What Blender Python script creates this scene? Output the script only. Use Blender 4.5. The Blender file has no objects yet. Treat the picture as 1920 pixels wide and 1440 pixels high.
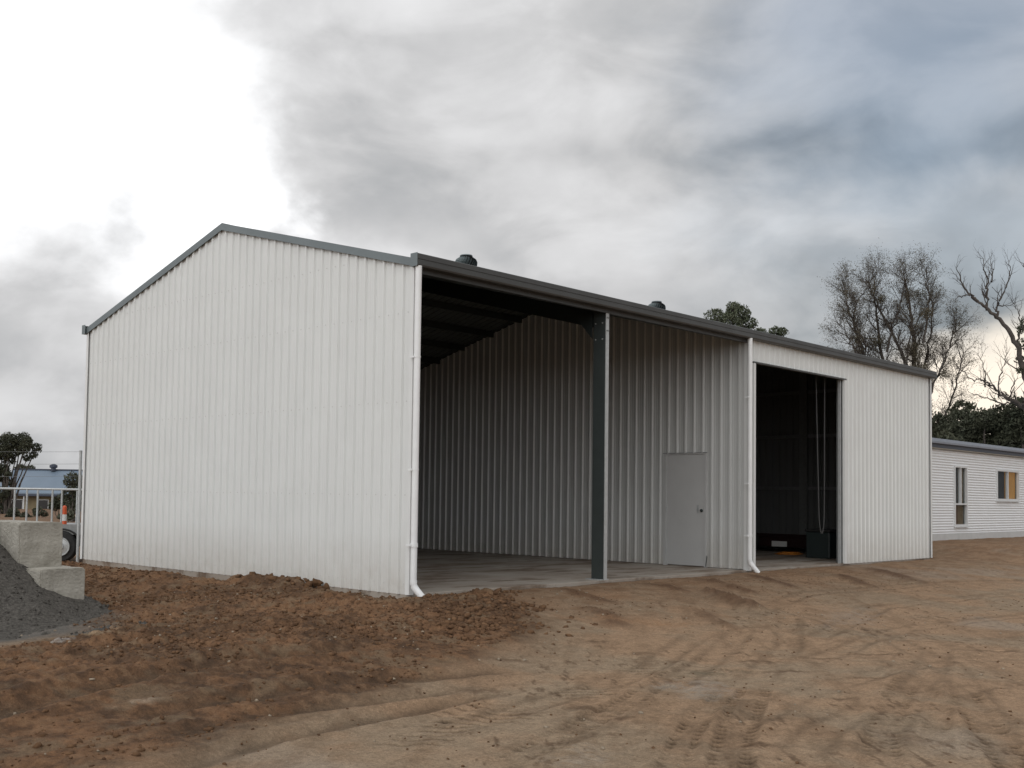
import bpy, math, random
import numpy as np
from mathutils import Vector, Matrix

random.seed(7); RNG = np.random.default_rng(7)
scene = bpy.context.scene
COL = scene.collection

# ------------------------------------------------------------------ camera
cam_d = bpy.data.cameras.new('camera'); cam = bpy.data.objects.new('camera', cam_d); COL.objects.link(cam)
R_ = Vector((0.70850562, -0.70554761, 0.01491158)); U_ = Vector((-0.04376932, -0.02284384, 0.99878046)); F_ = Vector((0.70434652, 0.70829424, 0.04706633))
m = Matrix((R_, U_, -F_)).transposed().to_4x4(); m.translation = Vector((-9.33807, -10.20509, 1.235457))
cam.matrix_world = m
cam_d.sensor_width = 36; cam_d.lens = 2040.298 / 1920 * 36
cam_d.shift_x = 102.58 / 1920; cam_d.shift_y = 115.44 / 1920
cam_d.clip_start = 0.1; cam_d.clip_end = 5000
scene.camera = cam
scene.view_settings.view_transform = 'Standard'; scene.view_settings.look = 'None'
scene.view_settings.gamma = 1; scene.view_settings.use_curve_mapping = False
scene.view_settings.exposure = 0.0

# ------------------------------------------------------------------ sky
SUN_EL, SUN_AZ = math.radians(32), math.radians(256)      # azimuth clockwise from +Y
world = bpy.data.worlds.new('World'); scene.world = world; world.use_nodes = True
DARKS = [((0.849, 0.445, 0.30), 60, .05), ((0.861, 0.482, 0.158), 90, .03), ((0.60, 0.74, 0.285), 200, .07), ((0.393, 0.911, 0.10), 60, .08)]
def build_sky():
    nt = world.node_tree; N = nt.nodes; Lk = nt.links; N.clear()
    def nd(t, **k):
        n = N.new(t)
        for a, b in k.items(): setattr(n, a, b)
        return n
    def plug(s, v):
        if isinstance(v, bpy.types.NodeSocket): Lk.new(v, s)
        elif isinstance(v, (tuple, list)): s.default_value = tuple(v) if len(s.default_value) == len(v) else tuple(v) + (1,)
        else: s.default_value = v
    def M(op, a, b=0.0, c=0.0, clamp=False):
        n = nd('ShaderNodeMath', operation=op); n.use_clamp = clamp
        plug(n.inputs[0], a); plug(n.inputs[1], b); plug(n.inputs[2], c); return n.outputs[0]
    def V(op, a, b=(0, 0, 0)):
        n = nd('ShaderNodeVectorMath', operation=op); plug(n.inputs[0], a); plug(n.inputs[1], b)
        return n.outputs['Value'] if op == 'DOT_PRODUCT' else n.outputs[0]
    def noise(vec, sc, det=6, rough=.55, dist=0.0):
        n = nd('ShaderNodeTexNoise'); Lk.new(vec, n.inputs['Vector'])
        n.inputs['Scale'].default_value = sc; n.inputs['Detail'].default_value = det
        n.inputs['Roughness'].default_value = rough; n.inputs['Distortion'].default_value = dist
        return n
    def mixc(f, a, b):
        n = nd('ShaderNodeMix', data_type='RGBA'); plug(n.inputs[0], f); plug(n.inputs[6], a); plug(n.inputs[7], b); return n.outputs[2]
    def sm(v, a, b):
        n = nd('ShaderNodeMapRange', interpolation_type='SMOOTHSTEP'); plug(n.inputs[0], v)
        n.inputs[1].default_value = a; n.inputs[2].default_value = b; return n.outputs[0]
    tc = nd('ShaderNodeTexCoord')
    d = V('NORMALIZE', tc.outputs['Generated'])
    st = V('MULTIPLY', d, (1, 1, 1.55))
    warp = noise(st, 2.2, 5, .55).outputs['Color']
    wv = V('SUBTRACT', warp, (.5, .5, .5))
    wv = V('MULTIPLY', wv, (.34, .34, .26))
    dw = V('NORMALIZE', V('ADD', d, wv))
    fine = noise(st, 9.0, 6, .55, .1).outputs['Color']
    fv = V('MULTIPLY', V('SUBTRACT', fine, (.5, .5, .5)), (.10, .10, .07))
    dw2 = V('NORMALIZE', V('ADD', dw, fv))
    def lobe(c, k, src=None):
        dt = V('DOT_PRODUCT', src or dw2, Vector(c).normalized()[:])
        return M('EXPONENT', M('MULTIPLY', M('SUBTRACT', dt, 1.0), k))
    # cloud luminance
    n1 = noise(st, 3.8, 8, .50, .2).outputs['Fac']
    n3 = noise(V('ADD', V('MULTIPLY', st, (1, 1, 1.3)), (7.3, 2.2, 5.1)), 6.5, 8, .50, .35).outputs['Fac']
    n2 = noise(V('ADD', st, (3.1, 1.7, .4)), 7.5, 6, .55, .2).outputs['Fac']
    L = M('ADD', 0.500, M('MULTIPLY', M('SUBTRACT', n1, .5), .55))
    L = M('ADD', L, M('MULTIPLY', M('SUBTRACT', sm(n3, .36, .66), .5), .20))
    L = M('ADD', L, M('MULTIPLY', M('SUBTRACT', n2, .5), .26))
    L = M('ADD', L, M('MULTIPLY', lobe((0.58, 0.735, 0.36), 13), .24))          # light cloud right of the bright break
    for cdir, kk, am in DARKS: L = M('SUBTRACT', L, M('MULTIPLY', lobe(cdir, kk), am))
    # long dark belly of the cloud bank, pale beneath it
    sx = nd('ShaderNodeSeparateXYZ'); Lk.new(dw2, sx.inputs[0])
    def band(z0, w):
        t = M('DIVIDE', M('SUBTRACT', sx.outputs[2], z0), w); return M('EXPONENT', M('MULTIPLY', M('MULTIPLY', t, t), -1.0))
    az = lobe((0.87, 0.40, 0.27), 18)
    L = M('SUBTRACT', L, M('MULTIPLY', M('MULTIPLY', band(.288, .030), az), .18))
    L = M('ADD', L, M('MULTIPLY', M('MULTIPLY', band(.235, .030), az), .07))
    L = M('SUBTRACT', L, M('MULTIPLY', M('MULTIPLY', band(.165, .030), az), .12))
    # open evening light in the half of the sky away from the view (it lights the walls)
    back = sm(V('DOT_PRODUCT', d, (-0.86, -0.36, 0.35)), -0.25, .75)
    L = M('ADD', L, M('MULTIPLY', back, .72))
    L = M('MAXIMUM', L, .20)
    # tint: bluish greys where dark, neutral where light
    tint = mixc(sm(L, .2, .65), (.93, .985, 1.04, 1), (1.0, 1.0, 1.01, 1))
    cloud = V('SCALE', tint); cloud.node.inputs['Scale'].default_value = 1; Lk.new(L, cloud.node.inputs['Scale'])
    # bright break, edge ragged by the warp
    brt = M('ADD', M('ADD', lobe((0.285, 0.910, 0.305), 14.0), M('MULTIPLY', lobe((0.525, 0.815, 0.232), 420), .42)), M('MULTIPLY', M('SUBTRACT', n2, .5), .42))
    low = lobe((0.39, 0.915, 0.04), 36)
    brt = M('SUBTRACT', brt, M('MULTIPLY', low, .40))
    bm = sm(brt, .50, .80)
    c = mixc(bm, cloud, (1.28, 1.29, 1.31, 1))
    # warm low gap in the clouds on the right
    gm = sm(M('ADD', lobe((0.945, 0.318, 0.075), 130), M('MULTIPLY', M('SUBTRACT', n2, .5), .6)), .45, .85)
    c = mixc(gm, c, (1.15, 1.02, .86, 1))
    # physical blue sky behind, seen through thin cloud top right
    sky = nd('ShaderNodeTexSky', sky_type='NISHITA'); sky.sun_disc = False
    sky.sun_elevation = SUN_EL; sky.sun_rotation = SUN_AZ; sky.air_density = 1.2; sky.dust_density = 1.5
    bl = M('MULTIPLY', sm(M('ADD', lobe((0.872, 0.33, 0.375), 30), M('MULTIPLY', M('SUBTRACT', n1, .5), .8)), .20, 1.10), .50)
    cl10 = V('SCALE', c); cl10.node.inputs['Scale'].default_value = 10.0
    out = mixc(bl, cl10, sky.outputs[0])
    bg = nd('ShaderNodeBackground'); bg.inputs['Strength'].default_value = 0.1; Lk.new(out, bg.inputs['Color'])
    o = nd('ShaderNodeOutputWorld'); Lk.new(bg.outputs[0], o.inputs['Surface'])
build_sky()
sd = bpy.data.lights.new('sun', 'SUN'); sun = bpy.data.objects.new('sun', sd); COL.objects.link(sun)
sd.energy = 0.5; sd.angle = math.radians(50); sd.color = (1.0, .985, .96)
sv = Vector((math.sin(SUN_AZ) * math.cos(SUN_EL), math.cos(SUN_AZ) * math.cos(SUN_EL), math.sin(SUN_EL)))
sun.rotation_euler = sv.to_track_quat('Z', 'Y').to_euler()

# ------------------------------------------------------------------ helpers
def mat(name, col, rough=.6, metal=0.0, var=0.0, vscale=6.0, bump=0.0, bscale=60.0, col2=None, spec=.5, obj_coords=True, detail=6, bdist=.02):
    m = bpy.data.materials.new(name); m.use_nodes = True; nt = m.node_tree; N = nt.nodes
    b = N['Principled BSDF']; b.inputs['Roughness'].default_value = rough; b.inputs['Metallic'].default_value = metal
    b.inputs['Base Color'].default_value = (*col, 1)
    if 'Specular IOR Level' in b.inputs: b.inputs['Specular IOR Level'].default_value = spec
    tc = N.new('ShaderNodeTexCoord')
    if var > 0 or col2:
        n = N.new('ShaderNodeTexNoise'); n.inputs['Scale'].default_value = vscale; n.inputs['Detail'].default_value = detail
        nt.links.new(tc.outputs['Object'], n.inputs['Vector'])
        mr = N.new('ShaderNodeMapRange'); mr.inputs[1].default_value = .3; mr.inputs[2].default_value = .7
        nt.links.new(n.outputs['Fac'], mr.inputs[0])
        mx = N.new('ShaderNodeMix'); mx.data_type = 'RGBA'
        c2 = col2 or tuple(c * (1 - var) for c in col)
        mx.inputs[6].default_value = (*col, 1); mx.inputs[7].default_value = (*c2, 1)
        nt.links.new(mr.outputs[0], mx.inputs[0]); nt.links.new(mx.outputs[2], b.inputs['Base Color'])
        mr2 = N.new('ShaderNodeMapRange'); mr2.inputs[3].default_value = max(rough - .08, 0.05); mr2.inputs[4].default_value = min(rough + .1, 1)
        nt.links.new(n.outputs['Fac'], mr2.inputs[0]); nt.links.new(mr2.outputs[0], b.inputs['Roughness'])
    if bump > 0:
        n = N.new('ShaderNodeTexNoise'); n.inputs['Scale'].default_value = bscale; n.inputs['Detail'].default_value = 8
        nt.links.new(tc.outputs['Object'], n.inputs['Vector'])
        bp = N.new('ShaderNodeBump'); bp.inputs['Strength'].default_value = bump; bp.inputs['Distance'].default_value = bdist
        nt.links.new(n.outputs['Fac'], bp.inputs['Height']); nt.links.new(bp.outputs[0], b.inputs['Normal'])
    return m

def steel_sheet(name, col, back, splash=True):
    """painted sheet: paint outside, grey backing coat inside, dust splashed on the lowest part"""
    m = mat(name, col, rough=.42, var=.045, vscale=1.3)
    nt = m.node_tree; N = nt.nodes; b = N['Principled BSDF']
    src = b.inputs['Base Color'].links[0].from_socket
    tc = N.new('ShaderNodeTexCoord')
    if splash:
        sx = N.new('ShaderNodeSeparateXYZ'); nt.links.new(tc.outputs['Object'], sx.inputs[0])
        n = N.new('ShaderNodeTexNoise'); n.inputs['Scale'].default_value = 5; n.inputs['Detail'].default_value = 8; n.inputs['Roughness'].default_value = .7
        nt.links.new(tc.outputs['Object'], n.inputs['Vector'])
        mr = N.new('ShaderNodeMapRange'); mr.inputs[1].default_value = .75; mr.inputs[2].default_value = 0.0
        nt.links.new(sx.outputs['Z'], mr.inputs[0])
        mu = N.new('ShaderNodeMath'); mu.operation = 'MULTIPLY'; nt.links.new(mr.outputs[0], mu.inputs[0]); nt.links.new(n.outputs['Fac'], mu.inputs[1])
        m2 = N.new('ShaderNodeMath'); m2.operation = 'MULTIPLY'; m2.inputs[1].default_value = .6; nt.links.new(mu.outputs[0], m2.inputs[0])
        mx = N.new('ShaderNodeMix'); mx.data_type = 'RGBA'; mx.inputs[7].default_value = (.36, .30, .23, 1)
        nt.links.new(m2.outputs[0], mx.inputs[0]); nt.links.new(src, mx.inputs[6]); src = mx.outputs[2]
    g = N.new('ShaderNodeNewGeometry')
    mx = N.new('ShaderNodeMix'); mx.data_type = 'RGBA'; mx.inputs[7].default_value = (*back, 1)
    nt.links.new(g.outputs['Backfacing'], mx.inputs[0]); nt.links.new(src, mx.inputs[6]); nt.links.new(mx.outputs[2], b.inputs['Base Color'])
    # slight oil-canning of the flat pans
    n = N.new('ShaderNodeTexNoise'); n.inputs['Scale'].default_value = 1.6; n.inputs['Detail'].default_value = 2
    nt.links.new(tc.outputs['Object'], n.inputs['Vector'])
    bp = N.new('ShaderNodeBump'); bp.inputs['Strength'].default_value = .25; bp.inputs['Distance'].default_value = .03
    nt.links.new(n.outputs['Fac'], bp.inputs['Height']); nt.links.new(bp.outputs[0], b.inputs['Normal'])
    return m

class MB:
    def __init__(s): s.v = []; s.f = []
    def quad(s, a, b, c, d):
        i = len(s.v); s.v += [a, b, c, d]; s.f.append((i, i + 1, i + 2, i + 3)); return s
    def box(s, x0, y0, z0, x1, y1, z1):
        i = len(s.v)
        s.v += [(x0, y0, z0), (x1, y0, z0), (x1, y1, z0), (x0, y1, z0), (x0, y0, z1), (x1, y0, z1), (x1, y1, z1), (x0, y1, z1)]
        s.f += [tuple(i + k for k in q) for q in ((0, 3, 2, 1), (4, 5, 6, 7), (0, 1, 5, 4), (1, 2, 6, 5), (2, 3, 7, 6), (3, 0, 4, 7))]
        return s
    def tube(s, pts, r, n=8, cap=True):
        pts = [Vector(p) for p in pts]; rs = r if isinstance(r, (list, tuple)) else [r] * len(pts)
        base = len(s.v)
        for k, p in enumerate(pts):
            t = (pts[min(k + 1, len(pts) - 1)] - pts[max(k - 1, 0)]).normalized()
            a = Vector((0, 0, 1)) if abs(t.z) < .9 else Vector((1, 0, 0))
            e1 = t.cross(a).normalized(); e2 = t.cross(e1)
            for j in range(n):
                q = p + (e1 * math.cos(2 * math.pi * j / n) + e2 * math.sin(2 * math.pi * j / n)) * rs[k]
                s.v.append(tuple(q))
        for k in range(len(pts) - 1):
            for j in range(n):
                a = base + k * n + j; b = base + k * n + (j + 1) % n
                s.f.append((a, a + n, b + n, b))
        if cap:
            s.f.append(tuple(base + j for j in range(n))); s.f.append(tuple(base + (len(pts) - 1) * n + j for j in reversed(range(n))))
        return s
    def prism(s, prof, p0, p1, up=(0, 0, 1)):
        """profile [(a,b)] swept from p0 to p1; a along side = dir x up, b along up"""
        p0, p1, up = Vector(p0), Vector(p1), Vector(up); d = (p1 - p0).normalized(); side = d.cross(up).normalized(); up2 = side.cross(d)
        i = len(s.v); n = len(prof)
        for p in (p0, p1):
            for a, b in prof: s.v.append(tuple(p + side * a + up2 * b))
        for j in range(n): s.f.append((i + j, i + (j + 1) % n, i + n + (j + 1) % n, i + n + j))
        s.f.append(tuple(i + j for j in reversed(range(n)))); s.f.append(tuple(i + n + j for j in range(n)))
        return s
    def lathe(s, prof, c, n=16, axis=2):
        i = len(s.v)
        for (r, h) in prof:
            for j in range(n):
                a = 2 * math.pi * j / n; q = [r * math.cos(a), r * math.sin(a), h]
                if axis == 0: q = [q[2], q[0], q[1]]
                if axis == 1: q = [q[1], q[2], q[0]]
                s.v.append((q[0] + c[0], q[1] + c[1], q[2] + c[2]))
        for k in range(len(prof) - 1):
            for j in range(n): s.f.append((i + k * n + j, i + k * n + (j + 1) % n, i + (k + 1) * n + (j + 1) % n, i + (k + 1) * n + j))
        s.f.append(tuple(i + j for j in reversed(range(n)))); s.f.append(tuple(i + (len(prof) - 1) * n + j for j in range(n)))
        return s
    def build(s, name, m, parent=None, bevel=0, smooth=False, kind=None):
        me = bpy.data.meshes.new(name); me.from_pydata([tuple(v) for v in s.v], [], s.f); me.materials.append(m)
        if smooth: me.polygons.foreach_set('use_smooth', [True] * len(me.polygons))
        me.update()
        o = bpy.data.objects.new(name, me); COL.objects.link(o)
        if parent: o.parent = parent
        if bevel:
            b = o.modifiers.new('bevel', 'BEVEL'); b.width = bevel; b.segments = 2; b.limit_method = 'ANGLE'
        if kind: o['kind'] = kind
        return o

def np_mesh(name, v, f, m, parent=None, smooth=False, kind=None):
    me = bpy.data.meshes.new(name); v = np.asarray(v, np.float32); f = np.asarray(f, np.int32); k = f.shape[1]
    me.vertices.add(len(v)); me.vertices.foreach_set('co', v.ravel())
    me.loops.add(f.size); me.loops.foreach_set('vertex_index', f.ravel())
    me.polygons.add(len(f)); me.polygons.foreach_set('loop_start', np.arange(len(f), dtype=np.int32) * k)
    me.polygons.foreach_set('loop_total', np.full(len(f), k, np.int32))
    me.update(calc_edges=True); me.materials.append(m)
    if smooth: me.polygons.foreach_set('use_smooth', np.ones(len(f), bool))
    o = bpy.data.objects.new(name, me); COL.objects.link(o)
    if parent: o.parent = parent
    if kind: o['kind'] = kind
    return o

def tag(o, label=None, cat=None, group=None, kind=None):
    if label: o['label'] = label
    if cat: o['category'] = cat
    if group: o['group'] = group
    if kind: o['kind'] = kind
    return o
def empty(name, loc, label, cat, group=None, rz=0):
    o = bpy.data.objects.new(name, None); COL.objects.link(o); o.location = loc; o.rotation_euler = (0, 0, rz); o.empty_display_size = .3
    return tag(o, label, cat, group)

# value noise (numpy)
def vnoise(x, y, seed=0):
    xi = np.floor(x).astype(np.int64); yi = np.floor(y).astype(np.int64); fx = x - xi; fy = y - yi
    fx = fx * fx * fx * (fx * (fx * 6 - 15) + 10); fy = fy * fy * fy * (fy * (fy * 6 - 15) + 10)
    def h(a, b):
        n = (a * 374761393 + b * 668265263 + seed * 974634777) & 0x7fffffff
        n = ((n ^ (n >> 13)) * 1274126177) & 0x7fffffff
        return ((n ^ (n >> 16)) & 0xffff) / 65535.0
    return (h(xi, yi) * (1 - fx) + h(xi + 1, yi) * fx) * (1 - fy) + (h(xi, yi + 1) * (1 - fx) + h(xi + 1, yi + 1) * fx) * fy
def fbm(x, y, seed=0, oct=5, rough=.5):
    s = 0; a = 1; t = 0
    for k in range(oct):
        s = s + a * (vnoise(x, y, seed + k) - .5) * 2; t += a; a *= rough; x = x * 2.03 + 11.3; y = y * 2.03 - 7.7
    return s / t
def sstep(a, b, x):
    t = np.clip((x - a) / (b - a), 0, 1); return t * t * (3 - 2 * t)
def poly_sd(px, py, poly):
    """signed distance, negative inside"""
    d = np.full(px.shape, 1e9); ins = np.zeros(px.shape, bool); n = len(poly)
    for i in range(n):
        ax, ay = poly[i]; bx, by = poly[(i + 1) % n]; ex, ey = bx - ax, by - ay
        t = np.clip(((px - ax) * ex + (py - ay) * ey) / (ex * ex + ey * ey + 1e-12), 0, 1)
        d = np.minimum(d, np.hypot(px - ax - t * ex, py - ay - t * ey))
        c = ((ay > py) != (by > py)) & (px < (bx - ax) * (py - ay) / (by - ay + 1e-12) + ax); ins ^= c
    return np.where(ins, -d, d)
def line_d(px, py, pts):
    """distance to polyline, signed side, arclength"""
    best = np.full(px.shape, 1e9); side = np.zeros(px.shape); arc = np.zeros(px.shape); L = 0
    for (ax, ay), (bx, by) in zip(pts[:-1], pts[1:]):
        ex, ey = bx - ax, by - ay; l = math.hypot(ex, ey)
        t = np.clip(((px - ax) * ex + (py - ay) * ey) / (l * l), 0, 1)
        d = np.hypot(px - ax - t * ex, py - ay - t * ey); m = d < best
        best = np.where(m, d, best); side = np.where(m, np.sign(ex * (py - ay) - ey * (px - ax)), side); arc = np.where(m, L + t * l, arc); L += l
    return best, side, arc, L

# ------------------------------------------------------------------ materials
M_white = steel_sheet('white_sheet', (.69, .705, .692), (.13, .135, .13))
M_part_shaded = steel_sheet('shaded_partition_sheet', (.53, .54, .53), (.24, .25, .24))  # same white sheet as the walls, bay's shade darkened into its colour
M_whitetrim = mat('white_trim', (.70, .71, .70), rough=.4, var=.05, vscale=4)
M_screw = mat('painted_screw', (.53, .53, .52), rough=.5)
M_pvc = mat('white_pipe', (.78, .79, .79), rough=.35, var=.06, vscale=9)
M_roof = steel_sheet('roof_sheet', (.13, .17, .17), (.095, .11, .11), splash=False)
M_barge = mat('barge_steel', (.15, .18, .19), rough=.38, var=.12, vscale=2)
M_gutter = mat('gutter_steel', (.055, .056, .054), rough=.4, var=.15, vscale=3)
M_green = mat('dark_frame_steel', (.026, .034, .034), rough=.5, var=.2, vscale=5)
M_post = mat('post_steel', (.045, .055, .054), rough=.5, var=.2, vscale=4)
M_galv = mat('galvanised', (.50, .52, .52), rough=.42, metal=.35, var=.18, vscale=14)
M_dgalv = mat('dull_galvanised', (.26, .27, .27), rough=.5, metal=.4, var=.2, vscale=20)
M_conc = mat('slab_concrete', (.38, .345, .30), rough=.8, col2=(.24, .195, .155), vscale=.8, bump=.2, bscale=30)
M_block = mat('block_concrete', (.42, .40, .35), rough=.9, col2=(.24, .225, .19), vscale=4.5, bump=.9, bscale=26, bdist=.02)
M_door = mat('door_paint', (.50, .505, .50), rough=.45, var=.06, vscale=3)
M_black = mat('black_rubber', (.018, .018, .018), rough=.75, var=.3, vscale=20)
M_chain = mat('chain_steel', (.11, .11, .11), rough=.5, metal=.3)
M_dark = mat('dark_plastic', (.02, .03, .03), rough=.5)
M_maroon = mat('maroon_paint', (.022, .006, .006), rough=.5, var=.3)
M_plate = mat('plate_white', (.7, .7, .68), rough=.5)
M_orange = mat('orange_cord', (.55, .20, .03), rough=.5)
M_cone = mat('orange_plastic', (.62, .10, .03), rough=.5)
M_bark = mat('grey_bark', (.085, .072, .062), rough=.9, var=.45, vscale=3, bump=.5, bscale=15)
M_twig = mat('twig_bark', (.062, .048, .042), rough=.9, var=.3, vscale=2)
M_clod = mat('clod_soil', (.165, .095, .052), rough=1, col2=(.075, .043, .026), vscale=9, bump=.6, bscale=40, spec=.1)
M_stone = mat('pale_stone', (.33, .27, .20), rough=.95, var=.35, vscale=5, spec=.2)
M_blueroof = mat('blue_roof', (.16, .21, .27), rough=.45, var=.12, vscale=.6)
M_brick = mat('tan_brick', (.27, .22, .13), rough=.9, var=.3, vscale=1.5)
M_glassd = mat('dark_glass', (.03, .032, .035), rough=.08, spec=.8)
M_curt = mat('tan_curtain', (.19, .155, .115), rough=.8, var=.25, vscale=8)
M_housewall = mat('house_white', (.76, .775, .785), rough=.4, var=.05, vscale=2)
M_plinth = mat('plinth', (.52, .52, .51), rough=.8, var=.12, vscale=4)
M_fascia = mat('blue_grey_fascia', (.27, .31, .37), rough=.35, var=.08)
M_dfascia = mat('dark_blue_gutter', (.035, .045, .07), rough=.4)
M_soffit = mat('soffit', (.34, .32, .28), rough=.8)
M_frame = mat('window_frame_white', (.62, .63, .63), rough=.45)
def leaf_mat(name, a, b):
    m = mat(name, a, rough=.65, col2=b, vscale=.9, spec=.3); return m
M_leafd = leaf_mat('gum_leaves_dark', (.034, .042, .026), (.072, .074, .046))
M_leafg = leaf_mat('gum_leaves', (.062, .080, .048), (.115, .125, .080))
M_leafb = leaf_mat('dry_leaves', (.115, .095, .062), (.070, .066, .044))
M_leafs = leaf_mat('shrub_leaves', (.045, .055, .035), (.085, .085, .055))

def soil_material():
    m = bpy.data.materials.new('bare_earth'); m.use_nodes = True; nt = m.node_tree; N = nt.nodes; Lk = nt.links
    b = N['Principled BSDF']; b.inputs['Roughness'].default_value = .95; b.inputs['Specular IOR Level'].default_value = .15
    at = N.new('ShaderNodeAttribute'); at.attribute_name = 'soil'
    tc = N.new('ShaderNodeTexCoord')
    def noise(sc, det, rough=.6):
        n = N.new('ShaderNodeTexNoise'); n.inputs['Scale'].default_value = sc; n.inputs['Detail'].default_value = det; n.inputs['Roughness'].default_value = rough
        Lk.new(tc.outputs['Object'], n.inputs['Vector']); return n.outputs['Fac']
    def mr(s, a, b2, c, d):
        n = N.new('ShaderNodeMapRange'); Lk.new(s, n.inputs[0])
        for k, v in zip((1, 2, 3, 4), (a, b2, c, d)): n.inputs[k].default_value = v
        return n.outputs[0]
    f1 = mr(noise(34, 8, .75), .3, .7, .68, 1.30); f2 = mr(noise(7, 7, .65), .3, .7, .84, 1.16); f3 = mr(noise(140, 3, .7), .3, .7, .75, 1.25)
    mu = N.new('ShaderNodeMath'); mu.operation = 'MULTIPLY'; Lk.new(f1, mu.inputs[0]); Lk.new(f2, mu.inputs[1])
    mu2 = N.new('ShaderNodeMath'); mu2.operation = 'MULTIPLY'; Lk.new(mu.outputs[0], mu2.inputs[0]); Lk.new(f3, mu2.inputs[1])
    vm = N.new('ShaderNodeVectorMath'); vm.operation = 'SCALE'; Lk.new(at.outputs['Color'], vm.inputs[0]); Lk.new(mu2.outputs[0], vm.inputs['Scale'])
    Lk.new(vm.outputs[0], b.inputs['Base Color'])
    bp = N.new('ShaderNodeBump'); bp.inputs['Strength'].default_value = .8; bp.inputs['Distance'].default_value = .02
    n = noise(40, 10, .65); Lk.new(n, bp.inputs['Height']); Lk.new(bp.outputs[0], b.inputs['Normal'])
    return m
M_soil = soil_material()
M_gravel = mat('dark_gravel', (.122, .113, .100), rough=.95, col2=(.050, .046, .041), vscale=30, bump=1.0, bscale=45, spec=.2, bdist=.03)

# ------------------------------------------------------------------ ground
W_, H_, RZ, PX, LX = 8.93, 4.21, 5.41, 8.2, 16.32           # shed dimensions
BAY = [4.08, 8.2, 12.26, 16.32]
ROUGH = [(-.02, -.02), (1.1, -.02), (1.3, -.35), (0.75, -1.2), (0.1, -1.9), (-0.55, -2.6), (-1.2, -3.0), (-2.57, -3.39), (-3.79, -3.75), (-4.5, -4.0), (-5.58, -4.32), (-6.36, -4.47), (-7.02, -4.7),
         (-10, -5.5), (-12, 2), (-5.3, -.35), (-4.1, 0.75), (-3.2, 2.1), (-2.6, 4.5), (-2.4, 9.0), (-3, 14), (0, 14), (0, 9)]
TRACKS = [([(-4.9, -7.2), (-4.14, -6.69), (-3.24, -6.21), (-2.35, -5.81), (-1.6, -5.55)], .105, 1.0), ([(-4.6, -7.3), (-3.89, -6.91), (-3.21, -6.54), (-2.33, -6.09), (-1.11, -5.5)], .145, 1.0),
          ([(-3.9, -7.8), (-3.11, -7.44), (-2.25, -7.07), (-0.83, -6.55), (.3, -6.2)], .13, .65), ([(-2.32, -7.41), (-1.0, -6.97), (.1, -6.6)], .10, .5),
          ([(-3.2, -8.4), (-2.61, -8.04), (-1.67, -7.57), (-0.71, -7.07), (0.1, -6.7)], .13, .85), ([(-4.9, -6.0), (-3.66, -5.6), (-2.38, -5.2), (-.9, -4.6)], .12, .55)]
CHEVS = [([(-4.95, -5.25), (-4.07, -4.96), (-3.3, -4.98)], .20, 1.0), ([(-2.9, -4.97), (-1.7, -4.53), (-0.3, -4.0)], .22, 1.0), ([(-4.03, -5.73), (-3.33, -5.47), (-2.26, -5.05)], .13, .6), ([(-4.2, -4.5), (-3.2, -4.74)], .12, .6)]
BANDS = [[(-3.93, -6.72), (-2.69, -6.25), (-1.2, -5.94), (0.91, -5.91), (2.81, -6.33)], [(-3.51, -7.08), (-2.4, -6.72), (-1.18, -6.54), (0.96, -6.92)], [(-3.13, -7.42), (-2.07, -7.01), (-0.76, -6.61), (0.59, -6.24), (2.73, -5.5)],
         [(-2.51, -7.96), (-1.51, -7.5), (-0.33, -6.97), (1.23, -6.18), (3.14, -4.67), (4.3, -2.67)], [(-4.04, -6.61), (-3.09, -6.13), (-2.13, -5.73), (-0.75, -5.31), (1.41, -4.45), (3.85, -3.14)],
         [(-4.96, -5.11), (-3.89, -4.99), (-2.58, -4.77), (-0.98, -4.36), (1.47, -3.36)], [(-4.85, -5.91), (-3.66, -5.64), (-2.38, -5.24), (-0.27, -4.52), (2.33, -3.4)], [(3, -3), (6, -2.2), (10, -2.4), (15, -3.4)], [(2, -4.4), (6, -3.4), (10, -3.6), (15, -5)], [(0, -5.2), (4, -4.6), (9, -5.2)]]
RUTS = [([(-6.4, -4.9), (-5.29, -4.52), (-4.41, -4.45), (-3.59, -4.37), (-2.9, -4.4)], .10, .030), ([(-5.9, -3.55), (-5.03, -3.46), (-4.07, -3.44), (-2.84, -3.67), (-2.1, -3.77)], .12, .035),
        ([(-6.1, -4.2), (-5, -3.95), (-3.8, -4.05), (-3.0, -4.15)], .09, .025), ([(-5.62, -1.19), (-4.56, -0.94), (-2.72, -0.8), (-1.43, -0.98)], .15, .04),
        ([(-7, -3.3), (-5.6, -2.7), (-4.2, -2.4), (-2.6, -2.5)], .13, .05)]
RIDGES = [([(4.4, -.12), (4.35, -.6), (4.15, -1.2), (4.06, -1.64)], .13, .035), ([(5.9, -.1), (5.8, -.7), (5.33, -1.5), (5.1, -2.01)], .15, .035), ([(7.7, -.2), (7.3, -.8), (6.75, -1.4), (6.45, -1.93)], .14, .03),
          ([(2.75, -.15), (2.58, -0.41), (2.2, -1.2), (1.99, -1.78)], .12, .025), ([(9.6, -1.0), (8.9, -1.6), (8.31, -2.28)], .16, .025), ([(4.6, -1.4), (4.2, -1.9), (3.85, -2.4), (3.71, -2.87)], .24, .085),
          ([(1.5, -1.6), (1.1, -2.3), (.6, -2.9)], .16, .045), ([(11.5, -.6), (10.9, -1.5), (10.1, -2.4)], .2, .03), ([(3.0, -2.3), (2.3, -2.9), (1.9, -3.6)], .16, .02)]
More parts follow.
